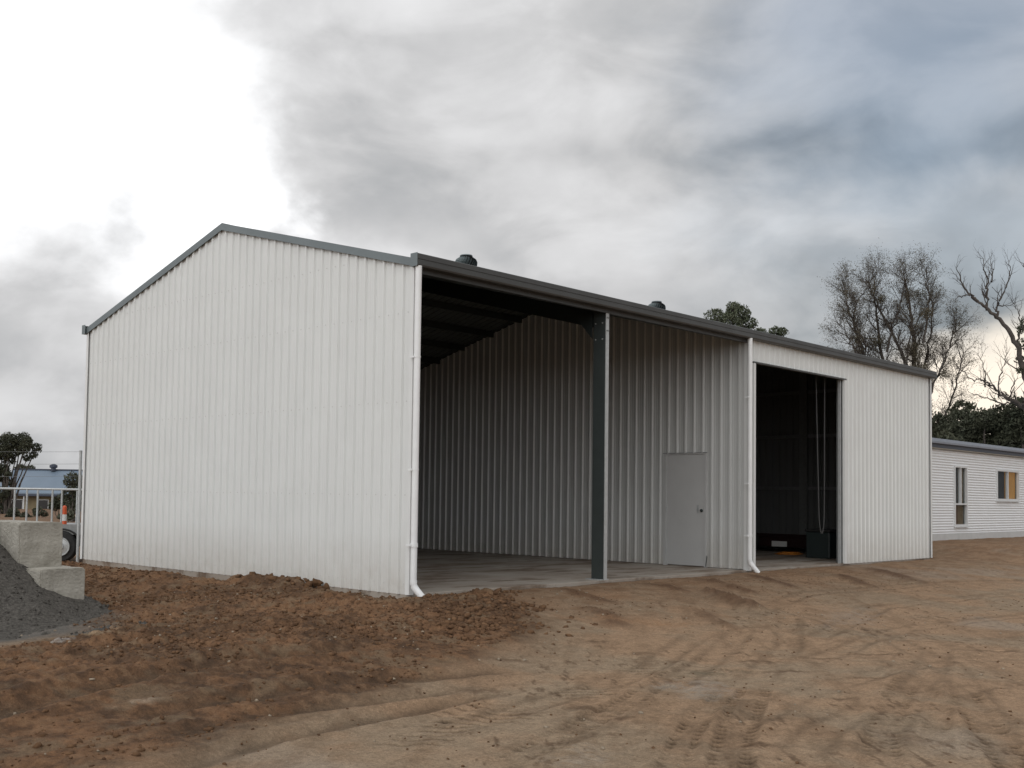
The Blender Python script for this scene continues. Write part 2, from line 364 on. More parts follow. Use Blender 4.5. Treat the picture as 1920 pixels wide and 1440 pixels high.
def ground_parts(x, y):
    f_front = -.035 - .26 * sstep(.2, 4.5, -y)
    corner = -.10 * (1 - sstep(-.2, 1.6, x))
    z = f_front + corner * sstep(-3, .5, y) 
    left = (1 - sstep(-2.6, .1, x - np.clip(y - 9.2, 0, 40) * 1.5)) * sstep(-2.0, 1.0, y)
    z = z - .14 * left - .14 * sstep(9.2, 12, y) * (1 - sstep(6, 14, x))
    z = z + (.25 * sstep(16.2, 21, x)) * sstep(-7, 1.0, y)
    far = np.hypot(x + 9, y + 10)
    leftw = 1 - sstep(-.5, .35, (x - y * .45) / (np.hypot(x, y) + 1))
    z = z - 1.5 * sstep(28, 100, far) * leftw
    rough_sd = poly_sd(x, y, ROUGH) + .28 * fbm(x * 1.3, y * 1.3, 3, 4) + .08 * fbm(x * 6, y * 6, 31, 3)
    R = 1 - sstep(-.25, .22, rough_sd)
    sdb = np.where((x > -.03) & (x < LX + .03) & (y > -.03) & (y < W_ + .03), 0, 1)   # nothing rough under the slab
    R = R * sdb
    flatten = .45 + .55 * sstep(-3.2, -1.2, y)
    lumps = .065 * fbm(x * 1.7, y * 1.7, 5, 5, .6) + .055 * np.abs(fbm(x * 5, y * 5, 9, 4, .65)) + .034 * fbm(x * 13, y * 13, 12, 3, .7)
    z = z + R * (lumps * flatten + .02)
    # windrow of spoil left against the gable and in front of the corner
    wd, _, _, _ = line_d(x, y, [(-.75, 8.6), (-.7, 6), (-.45, 3.2), (-.5, 1.6), (-.55, .2), (.2, -.7)])
    z = z + sdb * np.exp(-(wd / .5) ** 2) * (.06 + .05 * fbm(x * 2.2, y * 2.2, 21, 3))
    cl, _, _, _ = line_d(x, y, [(-.2, 3.6), (-.16, 2.1)])
    z = z + sdb * np.exp(-(cl / .17) ** 2) * (.06 + .08 * vnoise(x * 7, y * 7, 77))
    cl2, _, _, _ = line_d(x, y, [(-.2, -1.8), (.2, -1.2), (.9, -.5)])
    z = z + np.exp(-(cl2 / .35) ** 2) * .045
    # compact yard: low undulation and drag streaks
    t = x * .80 + y * .60; s = -x * .60 + y * .80
    streak = fbm(s * 7, t * .7, 14, 4, .55); C = (1 - R)
    z = z + C * sdb * (.022 * fbm(x * .8, y * .8, 15, 4) + .012 * streak + .006 * fbm(x * 10, y * 10, 16, 4, .65) + .010 * np.clip(fbm(x * 3.2, y * 3.2, 17, 4) - .15, 0, 1))
    tr = np.zeros(x.shape)
    for pts in BANDS:                                        # smooth wheel passes
        d, sd, arc, L = line_d(x, y, pts); e = sstep(0, .8, arc) * sstep(0, .8, L - arc) * (.4 + .9 * vnoise(x * 1.3, y * 1.3, 71))
        z = z - e * .010 * np.exp(-(d / .12) ** 2) + e * .010 * np.exp(-((d - .2) / .05) ** 2)
        tr = np.maximum(tr, .28 * e * np.exp(-((d - .13) / .045) ** 2))
    for pts, w, k in TRACKS:                                 # lugged tyre prints, a stripe of lugs along each edge
        d, sd, arc, L = line_d(x, y, pts); ds = d * sd; e = sstep(0, .3, arc) * sstep(0, .3, L - arc)
        stripe = np.maximum(np.exp(-((ds - .68 * w) / (.24 * w)) ** 4), np.exp(-((ds + .62 * w) / (.26 * w)) ** 4)); mid = .35 * np.exp(-(ds / (.25 * w)) ** 2)
        lug = sstep(.25, .6, .5 + .5 * np.sin(2 * math.pi * (arc + .25 * ds) / .115)); brk = .25 + .75 * sstep(-.2, .2, fbm(x * 3.1, y * 3.1, 44, 3))
        foot = e * k * brk * np.maximum(stripe, mid)
        z = z + foot * (-.024 + .020 * lug) + e * k * .012 * np.exp(-((d - w * 1.12) / .03) ** 2)
        tr = np.maximum(tr, foot * (1.0 - .7 * lug)); tr = np.maximum(tr, .30 * e * k * brk * (d < w))
    for pts, w, k in CHEVS:                                  # slanting bar lugs of a tractor tyre
        d, sd, arc, L = line_d(x, y, pts); ds = d * sd; e = sstep(0, .3, arc) * sstep(0, .3, L - arc) * (1 - sstep(w * .8, w * 1.1, d))
        lug = sstep(.80, .97, .5 + .5 * np.sin(2 * math.pi * (arc + .55 * ds + .02 * fbm(x * 5, y * 5, 46, 2)) / .16)); brk = sstep(-.3, .2, fbm(x * 2.7, y * 2.7, 47, 3))
        z = z - e * k * brk * .020 * lug; tr = np.maximum(tr, e * k * brk * .85 * lug)
    for pts, w, h in RUTS:
        d, sd, arc, L = line_d(x, y, pts); e = sstep(0, .5, arc) * sstep(0, .5, L - arc)
        z = z - e * h * np.exp(-(d / w) ** 2) + e * h * .6 * np.exp(-((d - 1.9 * w) / (w * .6)) ** 2)
        tr = np.maximum(tr, .6 * e * np.exp(-(d / (w * .8)) ** 2) * (.5 + .5 * vnoise(x * 4, y * 4, 51)))
    rd = np.zeros(x.shape)
    for pts, w, h in RIDGES:
        d, sd, arc, L = line_d(x, y, pts); e = sstep(0, .45, arc) * sstep(0, .3, L - arc)
        q = e * np.exp(-(d / w) ** 2) * (.55 + .9 * vnoise(x * 5, y * 5, 61)) * (y < -.03)
        z = z + h * q * (1 + .5 * fbm(x * 14, y * 14, 62, 2)); rd = np.maximum(rd, np.clip(q * 1.2, 0, 1) if h > .02 else q * .6)
    # keep the soil below the slab surface next to it
    inner = (x > -.02) & (x < LX + .02) & (y > -.02) & (y < W_ + .02)
    z = np.where(inner, -.22, z)
    ap = (x > 1.0) & (x < LX) & (y <= -.02) & (y > -.5)
    z = np.where(ap, np.minimum(z, -.012), z)
    return z, R, tr, rd, streak
def gz(x, y):
    return float(ground_parts(np.array([float(x)]), np.array([float(y)]))[0][0])

def axis(segs):
    out = [segs[0][0]]
    for a, b, st in segs: out += list(np.linspace(a, b, max(2, int(round((b - a) / st)) + 1))[1:])
    return out
def geo(start, step, end, k=1.22):
    o = []; p = start
    while abs(p) < abs(end): p += step; step *= k; o.append(p)
    return o
xs = np.array(sorted(geo(-9, -.12, -1500)) + axis([(-9, -7, .06), (-7, -6, .03), (-6, 1, .02), (1, 3, .03), (3, 9, .05), (9, 18, .08), (18, 32, .2)]) + geo(32, .3, 1500))
ys = np.array(sorted(geo(-10, -.12, -1500)) + axis([(-10, -8.4, .06), (-8.4, -7.8, .03), (-7.8, -4.2, .02), (-4.2, -2, .026), (-2, 1.2, .032), (1.2, 10, .06), (10, 18, .2)]) + geo(18, .3, 1500))
GX, GY = np.meshgrid(xs, ys); gx, gy = GX.ravel(), GY.ravel()
Zg, Rg, Tg, Dg, Sg = ground_parts(gx, gy)
nx, ny = len(xs), len(ys)
idx = np.arange(nx * ny).reshape(ny, nx)
F = np.stack([idx[:-1, :-1], idx[:-1, 1:], idx[1:, 1:], idx[1:, :-1]], -1).reshape(-1, 4)
ground = np_mesh('ground', np.stack([gx, gy, Zg], -1), F, M_soil, smooth=True, kind='structure')
def lerp(a, b, t): return a * (1 - t[:, None]) + np.array(b) * t[:, None]
n_a = fbm(gx * 1.1, gy * 1.1, 101, 5); n_b = fbm(gx * 4, gy * 4, 111, 4); n_c = fbm(gx * .35, gy * .35, 121, 3); n_d = fbm(gx * 13, gy * 13, 125, 3, .6)
cr = lerp(np.tile((.165, .090, .048), (len(gx), 1)), (.098, .057, .033), sstep(-.25, .35, n_a + .35 * n_b))
n_d0 = fbm(gx * 11, gy * 11, 127, 4, .65)
cr = lerp(cr, (.046, .029, .019), sstep(.02, .34, n_d0) * .55)
cr = lerp(cr, (.21, .130, .075), sstep(.10, .40, -n_d0) * .4)
cr = lerp(cr, (.165, .115, .072), sstep(.12, .5, n_b - .3 * n_a) * .7)
cc = lerp(np.tile((.308, .207, .130), (len(gx), 1)), (.275, .205, .138), sstep(-.2, .35, n_a))
cc = lerp(cc, (.175, .115, .070), sstep(.06, .40, Sg * .8 + n_b * .35 + .12 * n_c) * .36)
cc = lerp(cc, (.31, .255, .20), sstep(.30, .6, n_c + .4 * n_a) * .5)
scuff = sstep(.18, .42, fbm(gx * 2.6 + gy, gy * 6.5 - gx * 2, 131, 5, .62)); cc = lerp(cc, (.155, .098, .060), scuff * .30)
speck = sstep(.25, .5, fbm(gx * 11, gy * 11, 141, 3, .6)); cc = lerp(cc, (.15, .098, .062), speck * .22)
fleck = sstep(.30, .46, fbm(gx * 3.5 + gy * 3.5, (gy - gx) * 13, 151, 4, .6)) * sstep(-.1, .3, fbm(gx * .9, gy * .9, 152, 3)); cc = lerp(cc, (.10, .062, .038), fleck * .7)
near = (1 - sstep(.2, 4.0, -gy)) * (gx > .5)                      # redder, disturbed soil in front of the shed
cc = lerp(cc, (.18, .105, .060), near * (.42 + .4 * sstep(-.1, .3, n_b)))
trans = 1 - sstep(-.3, 1.3, poly_sd(gx, gy, ROUGH) + .5 * n_a)
cc = lerp(cc, (.17, .112, .070), np.clip(trans, 0, 1) * .55)
c = cc * (1 - Rg[:, None]) + cr * Rg[:, None]
c = lerp(c, (.070, .046, .029), np.clip(Tg * 1.35, 0, 1) * .88)
c = lerp(c, (.105, .060, .036), np.clip(Dg, 0, 1) * .8)
def patch(cx, cy, a, b, ang, col, k):
    global c
    ca, sa = math.cos(ang), math.sin(ang); u = ((gx - cx) * ca + (gy - cy) * sa) / a; v = (-(gx - cx) * sa + (gy - cy) * ca) / b
    c = lerp(c, col, (1 - sstep(.6, 1.15, np.hypot(u, v) + .7 * n_b + .25 * n_a + .9 * n_d)) * k * np.clip(.75 + 1.2 * n_d, 0, 1))
patch(-4.75, -.05, .42, .16, .25, (.42, .40, .37), .85)
patch(-4.0, .45, .6, .25, .8, (.30, .22, .14), .7)
patch(-5.5, -3.28, .26, .07, .1, (.30, .235, .17), .7)
patch(4.6, -3.6, 1.3, .35, .3, (.27, .245, .21), .35)
patch(-1.6, -5.2, .5, .3, .6, (.27, .245, .21), .6)
patch(-4.3, -6.15, .5, .2, .5, (.33, .28, .22), .6)
for bx, by, ba, bb in ((-.39, -3.25, .10, .07), (-.48, -3.91, .13, .09), (-.57, -4.32, .12, .06), (-1.46, -5.12, .12, .08), (-3.03, -5.21, .16, .08), (-3.59, -5.83, .2, .08), (-3.1, -5.6, .12, .06), (-1.12, -6.3, .13, .06), (-3.11, -6.65, .16, .05),
                       (.46, -2.16, .14, .07), (-1.84, -3.42, .25, .07), (-3.07, -4.2, .22, .08), (.87, -5.08, .30, .05), (1.57, -5.36, .28, .05), (.04, -5.94, .22, .04), (2.81, -6.01, .3, .06), (.11, -4.87, .22, .05), (-.24, -5.33, .25, .05), (-3.41, -5.05, .2, .06)):
    patch(bx, by, ba, bb * 1.3, -.72, (.10, .062, .038), .75)
patch(-.79, -4.88, .33, .14, -.6, (.11, .092, .062), .75)
patch(1.2, -2.6, .9, .25, -.75, (.27, .155, .085), .55)
patch(2.5, -1.2, .9, .3, -.75, (.25, .15, .085), .5)
gf = sstep(3, 5, np.hypot(gx + 5, gy - 2.5)); 
c = lerp(c, (.105, .105, .10), (1 - sstep(1.9, 2.6, np.hypot(gx + 5.2, (gy - 2.6)) + .5 * n_a)) * .85)
farr = sstep(26, 60, np.hypot(gx + 9, gy + 10)); c = lerp(c, (.16, .10, .062), farr * .8)
ca_ = ground.data.color_attributes.new('soil', 'FLOAT_COLOR', 'POINT')
ca_.data.foreach_set('color', np.concatenate([np.clip(c, .01, .9), np.ones((len(c), 1))], 1).astype(np.float32).ravel())

# loose clods and stones
def ico():
    t = (1 + 5 ** .5) / 2
    v = np.array([(-1, t, 0), (1, t, 0), (-1, -t, 0), (1, -t, 0), (0, -1, t), (0, 1, t), (0, -1, -t), (0, 1, -t), (t, 0, -1), (t, 0, 1), (-t, 0, -1), (-t, 0, 1)], float)
    v /= np.linalg.norm(v[0])
    f = np.array([(0, 11, 5), (0, 5, 1), (0, 1, 7), (0, 7, 10), (0, 10, 11), (1, 5, 9), (5, 11, 4), (11, 10, 2), (10, 7, 6), (7, 1, 8), (3, 9, 4), (3, 4, 2), (3, 2, 6), (3, 6, 8), (3, 8, 9), (4, 9, 5), (2, 4, 11), (6, 2, 10), (8, 6, 7), (9, 8, 1)])
    return v, f
IV, IF = ico()
def scatter_lumps(name, P, S, m, label, cat, flat=.75):
    n = len(P); V = IV[None] * (1 + RNG.uniform(-.48, .42, (n, 12, 1)))
    a = RNG.uniform(0, 2 * np.pi, n); ca, sa = np.cos(a), np.sin(a)
    X = V[..., 0] * ca[:, None] - V[..., 1] * sa[:, None]; Y = V[..., 0] * sa[:, None] + V[..., 1] * ca[:, None]
    V = np.stack([X * RNG.uniform(.7, 1.3, (n, 1)), Y, V[..., 2] * flat], -1) * S[:, None, None] + P[:, None, :]
    Fc = IF[None] + (np.arange(n) * 12)[:, None, None]
    o = np_mesh(name, V.reshape(-1, 3), Fc.reshape(-1, 3), m, kind='stuff'); return tag(o, label, cat)
def rough_points(n, box, test):
    out = []
    while sum(len(o) for o in out) < n:
        x = RNG.uniform(box[0], box[1], n * 2); y = RNG.uniform(box[2], box[3], n * 2)
        z, R, _, _, _ = ground_parts(x, y); inn = (x > -.05) & (y > -.05)
        dens = vnoise(x * .9, y * .9, 201) ** 2 * 1.6
        k = test(x, y, R) & ~inn & (RNG.uniform(0, 1, n * 2) < (dens + .12) * (.3 + .7 * sstep(-3.0, -1.2, y)))
        out.append(np.stack([x[k], y[k], z[k]], -1))
    return np.concatenate(out)[:n]
P = rough_points(13000, (-8, 1.4, -5, 9), lambda x, y, R: R > .7)
S = .007 + .026 * RNG.uniform(0, 1, len(P)) ** 5; P[:, 2] += S * .1
gc = np.stack([RNG.normal(-.13, .05, 170), np.concatenate([RNG.normal(3.15, .16, 60), RNG.normal(2.3, .32, 110)]), RNG.uniform(-.10, .05, 170)], -1)
gs = RNG.uniform(.02, .075, 170)
ec = np.stack([RNG.normal(0, .5, 260), RNG.normal(0, .35, 260), np.zeros(260)], -1); ec[:, 0] += RNG.uniform(-.9, .6, 260); ec[:, 1] += -1.3 - .5 * (ec[:, 0] * -1) * .8
ec = ec[(ec[:, 1] < -.15)]; ec[:, 2] = ground_parts(ec[:, 0], ec[:, 1])[0] + .005; es = RNG.uniform(.015, .06, len(ec)) * .8
tc_ = np.stack([RNG.normal(-1.0, .45, 220), RNG.normal(-2.2, .32, 220), np.zeros(220)], -1); tc_[:, 2] = ground_parts(tc_[:, 0], tc_[:, 1])[0]; ts = RNG.uniform(.012, .055, 220) ** 1.0
scatter_lumps('dirt_clods', np.concatenate([P, gc, ec, tc_]), np.concatenate([S, gs, es, ts * .8]), M_clod, 'loose red brown dirt clods on the churned soil beside the shed', 'soil')
P = rough_points(420, (-8, 5, -8.3, 5), lambda x, y, R: R > -1); S = RNG.uniform(.006, .02, len(P)); P[:, 2] += S * .2
scatter_lumps('loose_stones', P, S, M_stone, 'small pale stones scattered over the bare earth yard', 'stones')
P = rough_points(900, (-6, 12, -8.3, -.4), lambda x, y, R: R < .5); S = RNG.uniform(.004, .013, len(P)); P[:, 2] += S * .2
scatter_lumps('yard_crumbs', P, S, M_clod, 'small soil crumbs scattered over the compacted yard', 'soil')

# ------------------------------------------------------------------ shed
_nt = M_conc.node_tree; _b = _nt.nodes['Principled BSDF']; _src = _b.inputs['Base Color'].links[0].from_socket
_tc = _nt.nodes.new('ShaderNodeTexCoord'); _mp = _nt.nodes.new('ShaderNodeMapping'); _mp.inputs['Scale'].default_value = (.55, 1.5, 1); _nt.links.new(_tc.outputs['Object'], _mp.inputs[0])
_no = _nt.nodes.new('ShaderNodeTexNoise'); _no.inputs['Scale'].default_value = 1.3; _no.inputs['Detail'].default_value = 8; _no.inputs['Roughness'].default_value = .65; _nt.links.new(_mp.outputs[0], _no.inputs['Vector'])
_mr = _nt.nodes.new('ShaderNodeMapRange'); _mr.inputs[1].default_value = .50; _mr.inputs[2].default_value = .60; _mr.inputs[4].default_value = .8; _nt.links.new(_no.outputs['Fac'], _mr.inputs[0])
_mx = _nt.nodes.new('ShaderNodeMix'); _mx.data_type = 'RGBA'; _mx.inputs[7].default_value = (.125, .080, .048, 1); _nt.links.new(_mr.outputs[0], _mx.inputs[0]); _nt.links.new(_src, _mx.inputs[6]); _nt.links.new(_mx.outputs[2], _b.inputs['Base Color'])
slab = MB().box(-.005, 0.0, -.25, LX + .005, W_ + .005, 0.0).build('concrete_slab', M_conc, bevel=.006, kind='structure')

shed = empty('farm_shed', (0, 0, 0), 'large white ribbed steel farm shed with open bays and dark gutter on a concrete slab', 'shed')
RP = .19
PROF = [(0, 0), (.026, 0), (.031, .003), (.037, 0), (.072, 0), (.077, .003), (.083, 0), (.118, 0), (.133, .029), (.160, .029), (.175, 0)]
def rib_sheet(name, m, parent, u0, u1, spans_at, place, phase=0.0, h=1.0, prof=PROF, period=RP, extra=()):
    """profiled sheet: spans_at(u) -> list of (lo, hi); place(u, depth, t) -> xyz"""
    us = []; k = math.floor((u0 - phase) / period) - 1
    while phase + k * period < u1 + period:
        for a, d in prof: us.append((phase + k * period + a, d * h))
        k += 1
    uu = [u for u, _ in us]; dd = [d for _, d in us]
    U = [u0] + [u for u in uu if u0 < u < u1] + [e for e in extra] + [u1]; U = sorted(set(U))
    mb = MB()
    for a, b in zip(U[:-1], U[1:]):
        if b - a < 1e-6: continue
        da, db = np.interp([a, b], uu, dd); mid = (a + b) / 2
        sa, sb, smid = spans_at(a + 1e-7), spans_at(b - 1e-7), spans_at(mid)
        for (l0, h0), (l1, h1) in zip(sa, sb):
            mb.quad(place(a, da, l0), place(b, db, l1), place(b, db, h1), place(a, da, h0))
    return mb.build(name, m, parent)
SL = (RZ - H_) / (W_ / 2)
def rooftop(y): return H_ + SL * min(y, W_ - y)
SH0 = -.012
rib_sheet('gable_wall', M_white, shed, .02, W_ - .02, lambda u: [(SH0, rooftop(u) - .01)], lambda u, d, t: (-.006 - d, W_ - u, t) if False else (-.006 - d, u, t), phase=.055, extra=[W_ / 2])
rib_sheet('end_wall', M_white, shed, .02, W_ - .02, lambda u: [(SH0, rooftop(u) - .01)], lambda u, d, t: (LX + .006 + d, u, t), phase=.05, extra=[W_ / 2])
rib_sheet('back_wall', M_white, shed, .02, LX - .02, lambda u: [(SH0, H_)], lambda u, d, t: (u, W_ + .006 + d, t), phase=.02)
DX0, DX1, DZ = 8.40, 11.92, 3.745
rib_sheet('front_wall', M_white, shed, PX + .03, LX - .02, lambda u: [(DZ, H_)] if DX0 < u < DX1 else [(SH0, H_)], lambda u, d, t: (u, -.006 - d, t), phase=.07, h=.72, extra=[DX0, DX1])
PD0, PD1, PDZ = .845, 1.745, 2.12
rib_sheet('partition_wall', M_part_shaded, shed, .03, W_ - .03, lambda u: [(PDZ, rooftop(u) - .03)] if PD0 < u < PD1 + .04 else [(.012, rooftop(u) - .03)], lambda u, d, t: (PX - .006 - d, u, t), phase=.019, h=1.3, extra=[PD0, PD1 + .04, W_ / 2])
# fix face direction so that the painted side faces outwards
for o in list(shed.children):
    me = o.data; me.calc_loop_triangles(); n = sum((p.normal * p.area for p in me.polygons), Vector())
    want = {'gable_wall': (-1, 0, 0), 'end_wall': (1, 0, 0), 'back_wall': (0, 1, 0), 'front_wall': (0, -1, 0), 'partition_wall': (-1, 0, 0)}[o.name]
    if n.dot(Vector(want)) < 0: me.flip_normals()
# screws in rows along the girts
sc = MB()
for z0 in (.12, 1.25, 2.45, 3.6, 4.4):
    for k in range(0, 47):
        y = .055 + .055 + k * RP
        if .05 < y < W_ - .05 and z0 < rooftop(y) - .15: sc.lathe([(.008, 0), (.008, .006)], (-.007, y, z0 + .004 * math.sin(k * 5.1)), 6, axis=0)
for v in range(len(sc.v)): sc.v[v] = (-.006 - (sc.v[v][0] + .007), sc.v[v][1], sc.v[v][2])
sc.build('screws', M_screw, shed, kind='stuff')
# roof
EA = .07     # eave overhang
def slope_pt(side):
    def f(u, d, t):   # t runs from eave (0) to ridge (1)
        y = -EA + t * (W_ / 2 + EA); z = H_ + .035 + SL * y + d * .9
        return (u, y if side == 0 else W_ - y, z)
    return f
for s in (0, 1):
    o = rib_sheet('roof_sheet', M_roof, shed, -.03, LX + .03, lambda u: [(0, 1)], slope_pt(s))
    n = sum((p.normal * p.area for p in o.data.polygons), Vector())
    if n.z < 0: o.data.flip_normals()
rc = MB()
for s in (0, 1):
    y0, y1 = (W_ / 2, W_ / 2 - .15) if s == 0 else (W_ / 2, W_ / 2 + .15)
    rc.quad((-.05, y0, RZ + .078), (LX + .05, y0, RZ + .078), (LX + .05, y1, RZ + .036), (-.05, y1, RZ + .036))
rc.build('ridge_cap', M_roof, shed)
# barge cappings on both gables (folded L)
for gxp, sg in ((-.058, -1), (LX + .058, 1)):
    for s in (0, 1):
        mb = MB(); A = (gxp, -EA if s == 0 else W_ + EA, H_ + SL * -EA - .006); B = (gxp, W_ / 2, RZ - .006)
        hgt = .108
        ax, ay, az = A; bx, by, bz = B; th = .012
        i = len(mb.v)
        for (px, py, pz) in (A, B):
            mb.v += [(px, py, pz - .03), (px, py, pz - .03 + hgt), (px - sg * .13, py, pz - .03 + hgt), (px - sg * .13, py, pz - .03 + hgt - .012), (px - sg * th, py, pz - .03 + hgt - .012), (px - sg * th, py, pz - .03)]
        for j in range(6): mb.f.append((i + j, i + (j + 1) % 6, i + 6 + (j + 1) % 6, i + 6 + j))
        mb.f += [tuple(i + j for j in range(6)), tuple(i + 6 + j for j in range(6))]
        mb.build('barge_cap', M_barge, shed)
# gutters: open quad profile, with rolled front lip
GP = [(0, 0), (.115, 0), (.125, .02), (.125, .075), (.118, .08), (.118, .09), (.125, .095), (.125, .155), (.112, .165), (.112, .153), (.118, .150), (.118, .10), (.110, .09), (.110, .025), (.105, .008), (0, .008)]
for yy, sg in ((-.012, 1), (W_ + .012, -1)):
    mb = MB(); i = 0; n = len(GP); zz = H_ - .042
    x0, x1 = -.09, LX + .12
    for px in (x0, x1):
        for a, b in GP: mb.v.append((px, yy - sg * a, zz + b - .01))
    for j in range(n): mb.f.append((j, (j + 1) % n, n + (j + 1) % n, n + j))
    g = mb.build('gutter', M_gutter, shed)
    for px in (x0 - .004, x1):
        MB().box(px, min(yy, yy - sg * .128), zz - .012, px + .004, max(yy, yy - sg * .128), zz + .158).build('gutter_end_cap', M_barge, g)
    MB().box(.06, min(yy + sg * .012, yy), zz - .07, PX - .05, max(yy + sg * .012, yy), zz + .1).build('fascia', M_gutter, shed)
# eave purlin above the open bays
MB().box(.05, .02, H_ - .10, PX - .06, .09, H_ + .03).build('eave_purlin', M_green, shed)
# purlins and rafters
for s in (0, 1):
    for k in range(1, 6):
        y = k * (W_ / 2) / 5.2; z = H_ + SL * y + .018; yy = y if s == 0 else W_ - y
        MB().box(.02, yy - .03, z - .13, LX - .02, yy + .03, z).build('purlin', M_green, shed)
def rafter(x0, w=.09, d=.26, parent=shed):
    for s in (0, 1):
        mb = MB(); A = (.12, H_ + SL * .12 - .12); B = (W_ / 2, RZ - .12)
        i = len(mb.v)
        for (y, z) in (A, B):
            yy = y if s == 0 else W_ - y
            mb.v += [(x0 - w / 2, yy, z), (x0 + w / 2, yy, z), (x0 + w / 2, yy, z - d), (x0 - w / 2, yy, z - d)]
        mb.f += [(i, i + 1, i + 5, i + 4), (i + 1, i + 2, i + 6, i + 5), (i + 2, i + 3, i + 7, i + 6), (i + 3, i, i + 4, i + 7), (i, i + 3, i + 2, i + 1), (i + 4, i + 5, i + 6, i + 7)]
        mb.build('rafter', M_green, parent)
rafter(4.08); rafter(PX + .06); rafter(12.26); rafter(.10, d=.2); rafter(LX - .1, d=.2)
# columns
def column(x, y0, y1, m, w=.075, top=None, galv=False):
    mb = MB(); t = .012; top = top or H_ - .02
    mb.box(x - w / 2, y0, 0, x - w / 2 + t, y1, top)                       # web on the near side
    mb.box(x - w / 2 + t, y0, 0, x + w / 2, y0 + t, top); mb.box(x - w / 2 + t, y1 - t, 0, x + w / 2, y1, top)
    c = mb.build('column', m, shed)
    return c
c0 = column(4.04, .016, .245, M_post, w=.07)
MB().box(4.006, .004, 0, 4.082, .0155, H_ - .07).build('flange', M_galv, c0)
bm = MB()
for (bx, bz) in ((4.03, 4.03), (4.06, 4.03), (4.03, 3.83), (4.06, 3.83)): bm.lathe([(.011, -.012), (.011, 0)], (bx, .004, bz), 6, axis=1)
bm.build('bolts', M_dgalv, c0, kind='stuff')
bm = MB()
for (by, bz) in ((.07, 3.95), (.07, 3.70), (.2, 3.95), (.2, 3.7)): bm.lathe([(.012, -.01), (.012, 0)], (4.005, by, bz), 6, axis=0)
bm.build('bolts', M_galv, c0, kind='stuff')
MB().box(3.93, -.0 + .02, 0, 4.15, .30, .012).build('base_plate', M_galv, c0)
# haunch plate between column and rafter
mb = MB(); mb.v += [(3.992, .262, 4.12), (3.992, .262, 3.72), (3.992, .62, 4.12), (4.002, .262, 4.12), (4.002, .262, 3.72), (4.002, .62, 4.12)]
mb.f += [(0, 1, 2), (5, 4, 3), (0, 3, 4, 1), (1, 4, 5, 2), (2, 5, 3, 0)]
mb.build('haunch_plate', M_green, shed)
for x, y0, y1 in ((4.04, W_ - .28, W_ - .03), (12.26, .03, .28), (12.26, W_ - .28, W_ - .03), (PX + .07, .03, .28), (PX + .07, W_ - .28, W_ - .03), (.07, .05, .25), (.07, W_ - .28, W_ - .03), (LX - .1, .03, .28), (LX - .1, W_ - .28, W_ - .03)):
    column(x, y0, y1, M_dgalv)
column(LX - .09, 3.0, 3.2, M_dgalv, top=4.95); column(LX - .09, 5.9, 6.1, M_dgalv, top=4.95); column(.07, 3.0, 3.2, M_dgalv, top=4.9)
# girts
for z in (1.58, 2.9, 4.02):
    MB().box(LX - .06, .1, z - .04, LX - .003, W_ - .1, z + .04).build('girt', M_dgalv, shed)
    MB().box(PX + .1, W_ - .06, z - .04, LX - .1, W_ - .003, z + .04).build('girt', M_dgalv, shed)
    MB().box(.05, W_ - .06, z - .04, PX - .1, W_ - .003, z + .04).build('girt', M_dgalv, shed)
# corner flashings
def L_flash(x, y, sx, sy, z0, z1, a=.085):
    mb = MB(); t = .004
    mb.box(min(x, x + sx * a), min(y, y + sy * t), z0, max(x, x + sx * a), max(y, y + sy * t), z1)
    mb.box(min(x, x + sx * t), min(y + sy * t, y + sy * a), z0, max(x, x + sx * t), max(y + sy * t, y + sy * a), z1)
    return mb.build('corner_flashing', M_whitetrim, shed)
L_flash(-.040, -.028, 1, 1, -.01, H_ + .02, .075); L_flash(-.040, W_ + .045, 1, -1, -.01, H_, .075); L_flash(LX + .045, -.045, -1, 1, -.01, H_, .08); L_flash(LX + .045, W_ + .045, -1, -1, -.01, H_, .08)
L_flash(PX - .045, -.045, 1, 1, -.01, H_, .10)
MB().box(.035, -.028, 0, .055, .05, H_ - .05).build('end_jamb', M_galv, shed)
# door header and jamb flashings
MB().box(DX1 - .0, -.048, 0, DX1 + .09, -.0, DZ - .0).build('door_jamb', M_whitetrim, shed)
MB().box(DX0 - .07, -.046, 0, DX0, -.0, DZ).build('door_jamb', M_whitetrim, shed)
MB().box(DX0 - .07, -.050, DZ + .001, DX1 + .09, .03, DZ + .03).build('door_header', M_gutter, shed)
# downpipes
def downpipe(x, y, toe, ang, zb, brk):
    p = MB(); top = H_ + .01; r = .042
    top = H_ - .045; p.tube([(x, y, top), (x, y, zb + .14)], r, 20, cap=False)
    o = p.build('downpipe', M_pvc, shed, smooth=False)
    for pl in o.data.polygons: pl.use_smooth = len(pl.vertices) == 4
    dx, dy = math.cos(ang), math.sin(ang)
    e = MB(); pts = [(x, y, zb + .16), (x, y, zb + .12), (x + dx * .01, y + dy * .01, zb + .085), (x + dx * .04, y + dy * .04, zb + .04), (x + dx * toe, y + dy * toe, zb - .10)]
    e.tube(pts, [r + .005, r + .005, r + .004, r + .003, r], 20, cap=False); eo = e.build('elbow', M_pvc, o)
    for pl in eo.data.polygons: pl.use_smooth = len(pl.vertices) == 4
    for z, big in brk:
        b = MB().tube([(x, y, z - (.025 if big else .01)), (x, y, z + (.025 if big else .01))], r + (.008 if big else .004), 20)
        b.box(x - .055 if not big else x - .07, y, z - .012, x - .03, y + .08, z + .012)
        b.build('pipe_bracket', M_pvc, o)
    return o
downpipe(-.030, -.100, .17, math.radians(-60), .02, ((.62, True), (1.57, False), (3.0, False)))
downpipe(8.10, -.100, .15, math.radians(-58), .06, ((.62, True), (1.55, False), (3.1, False)))
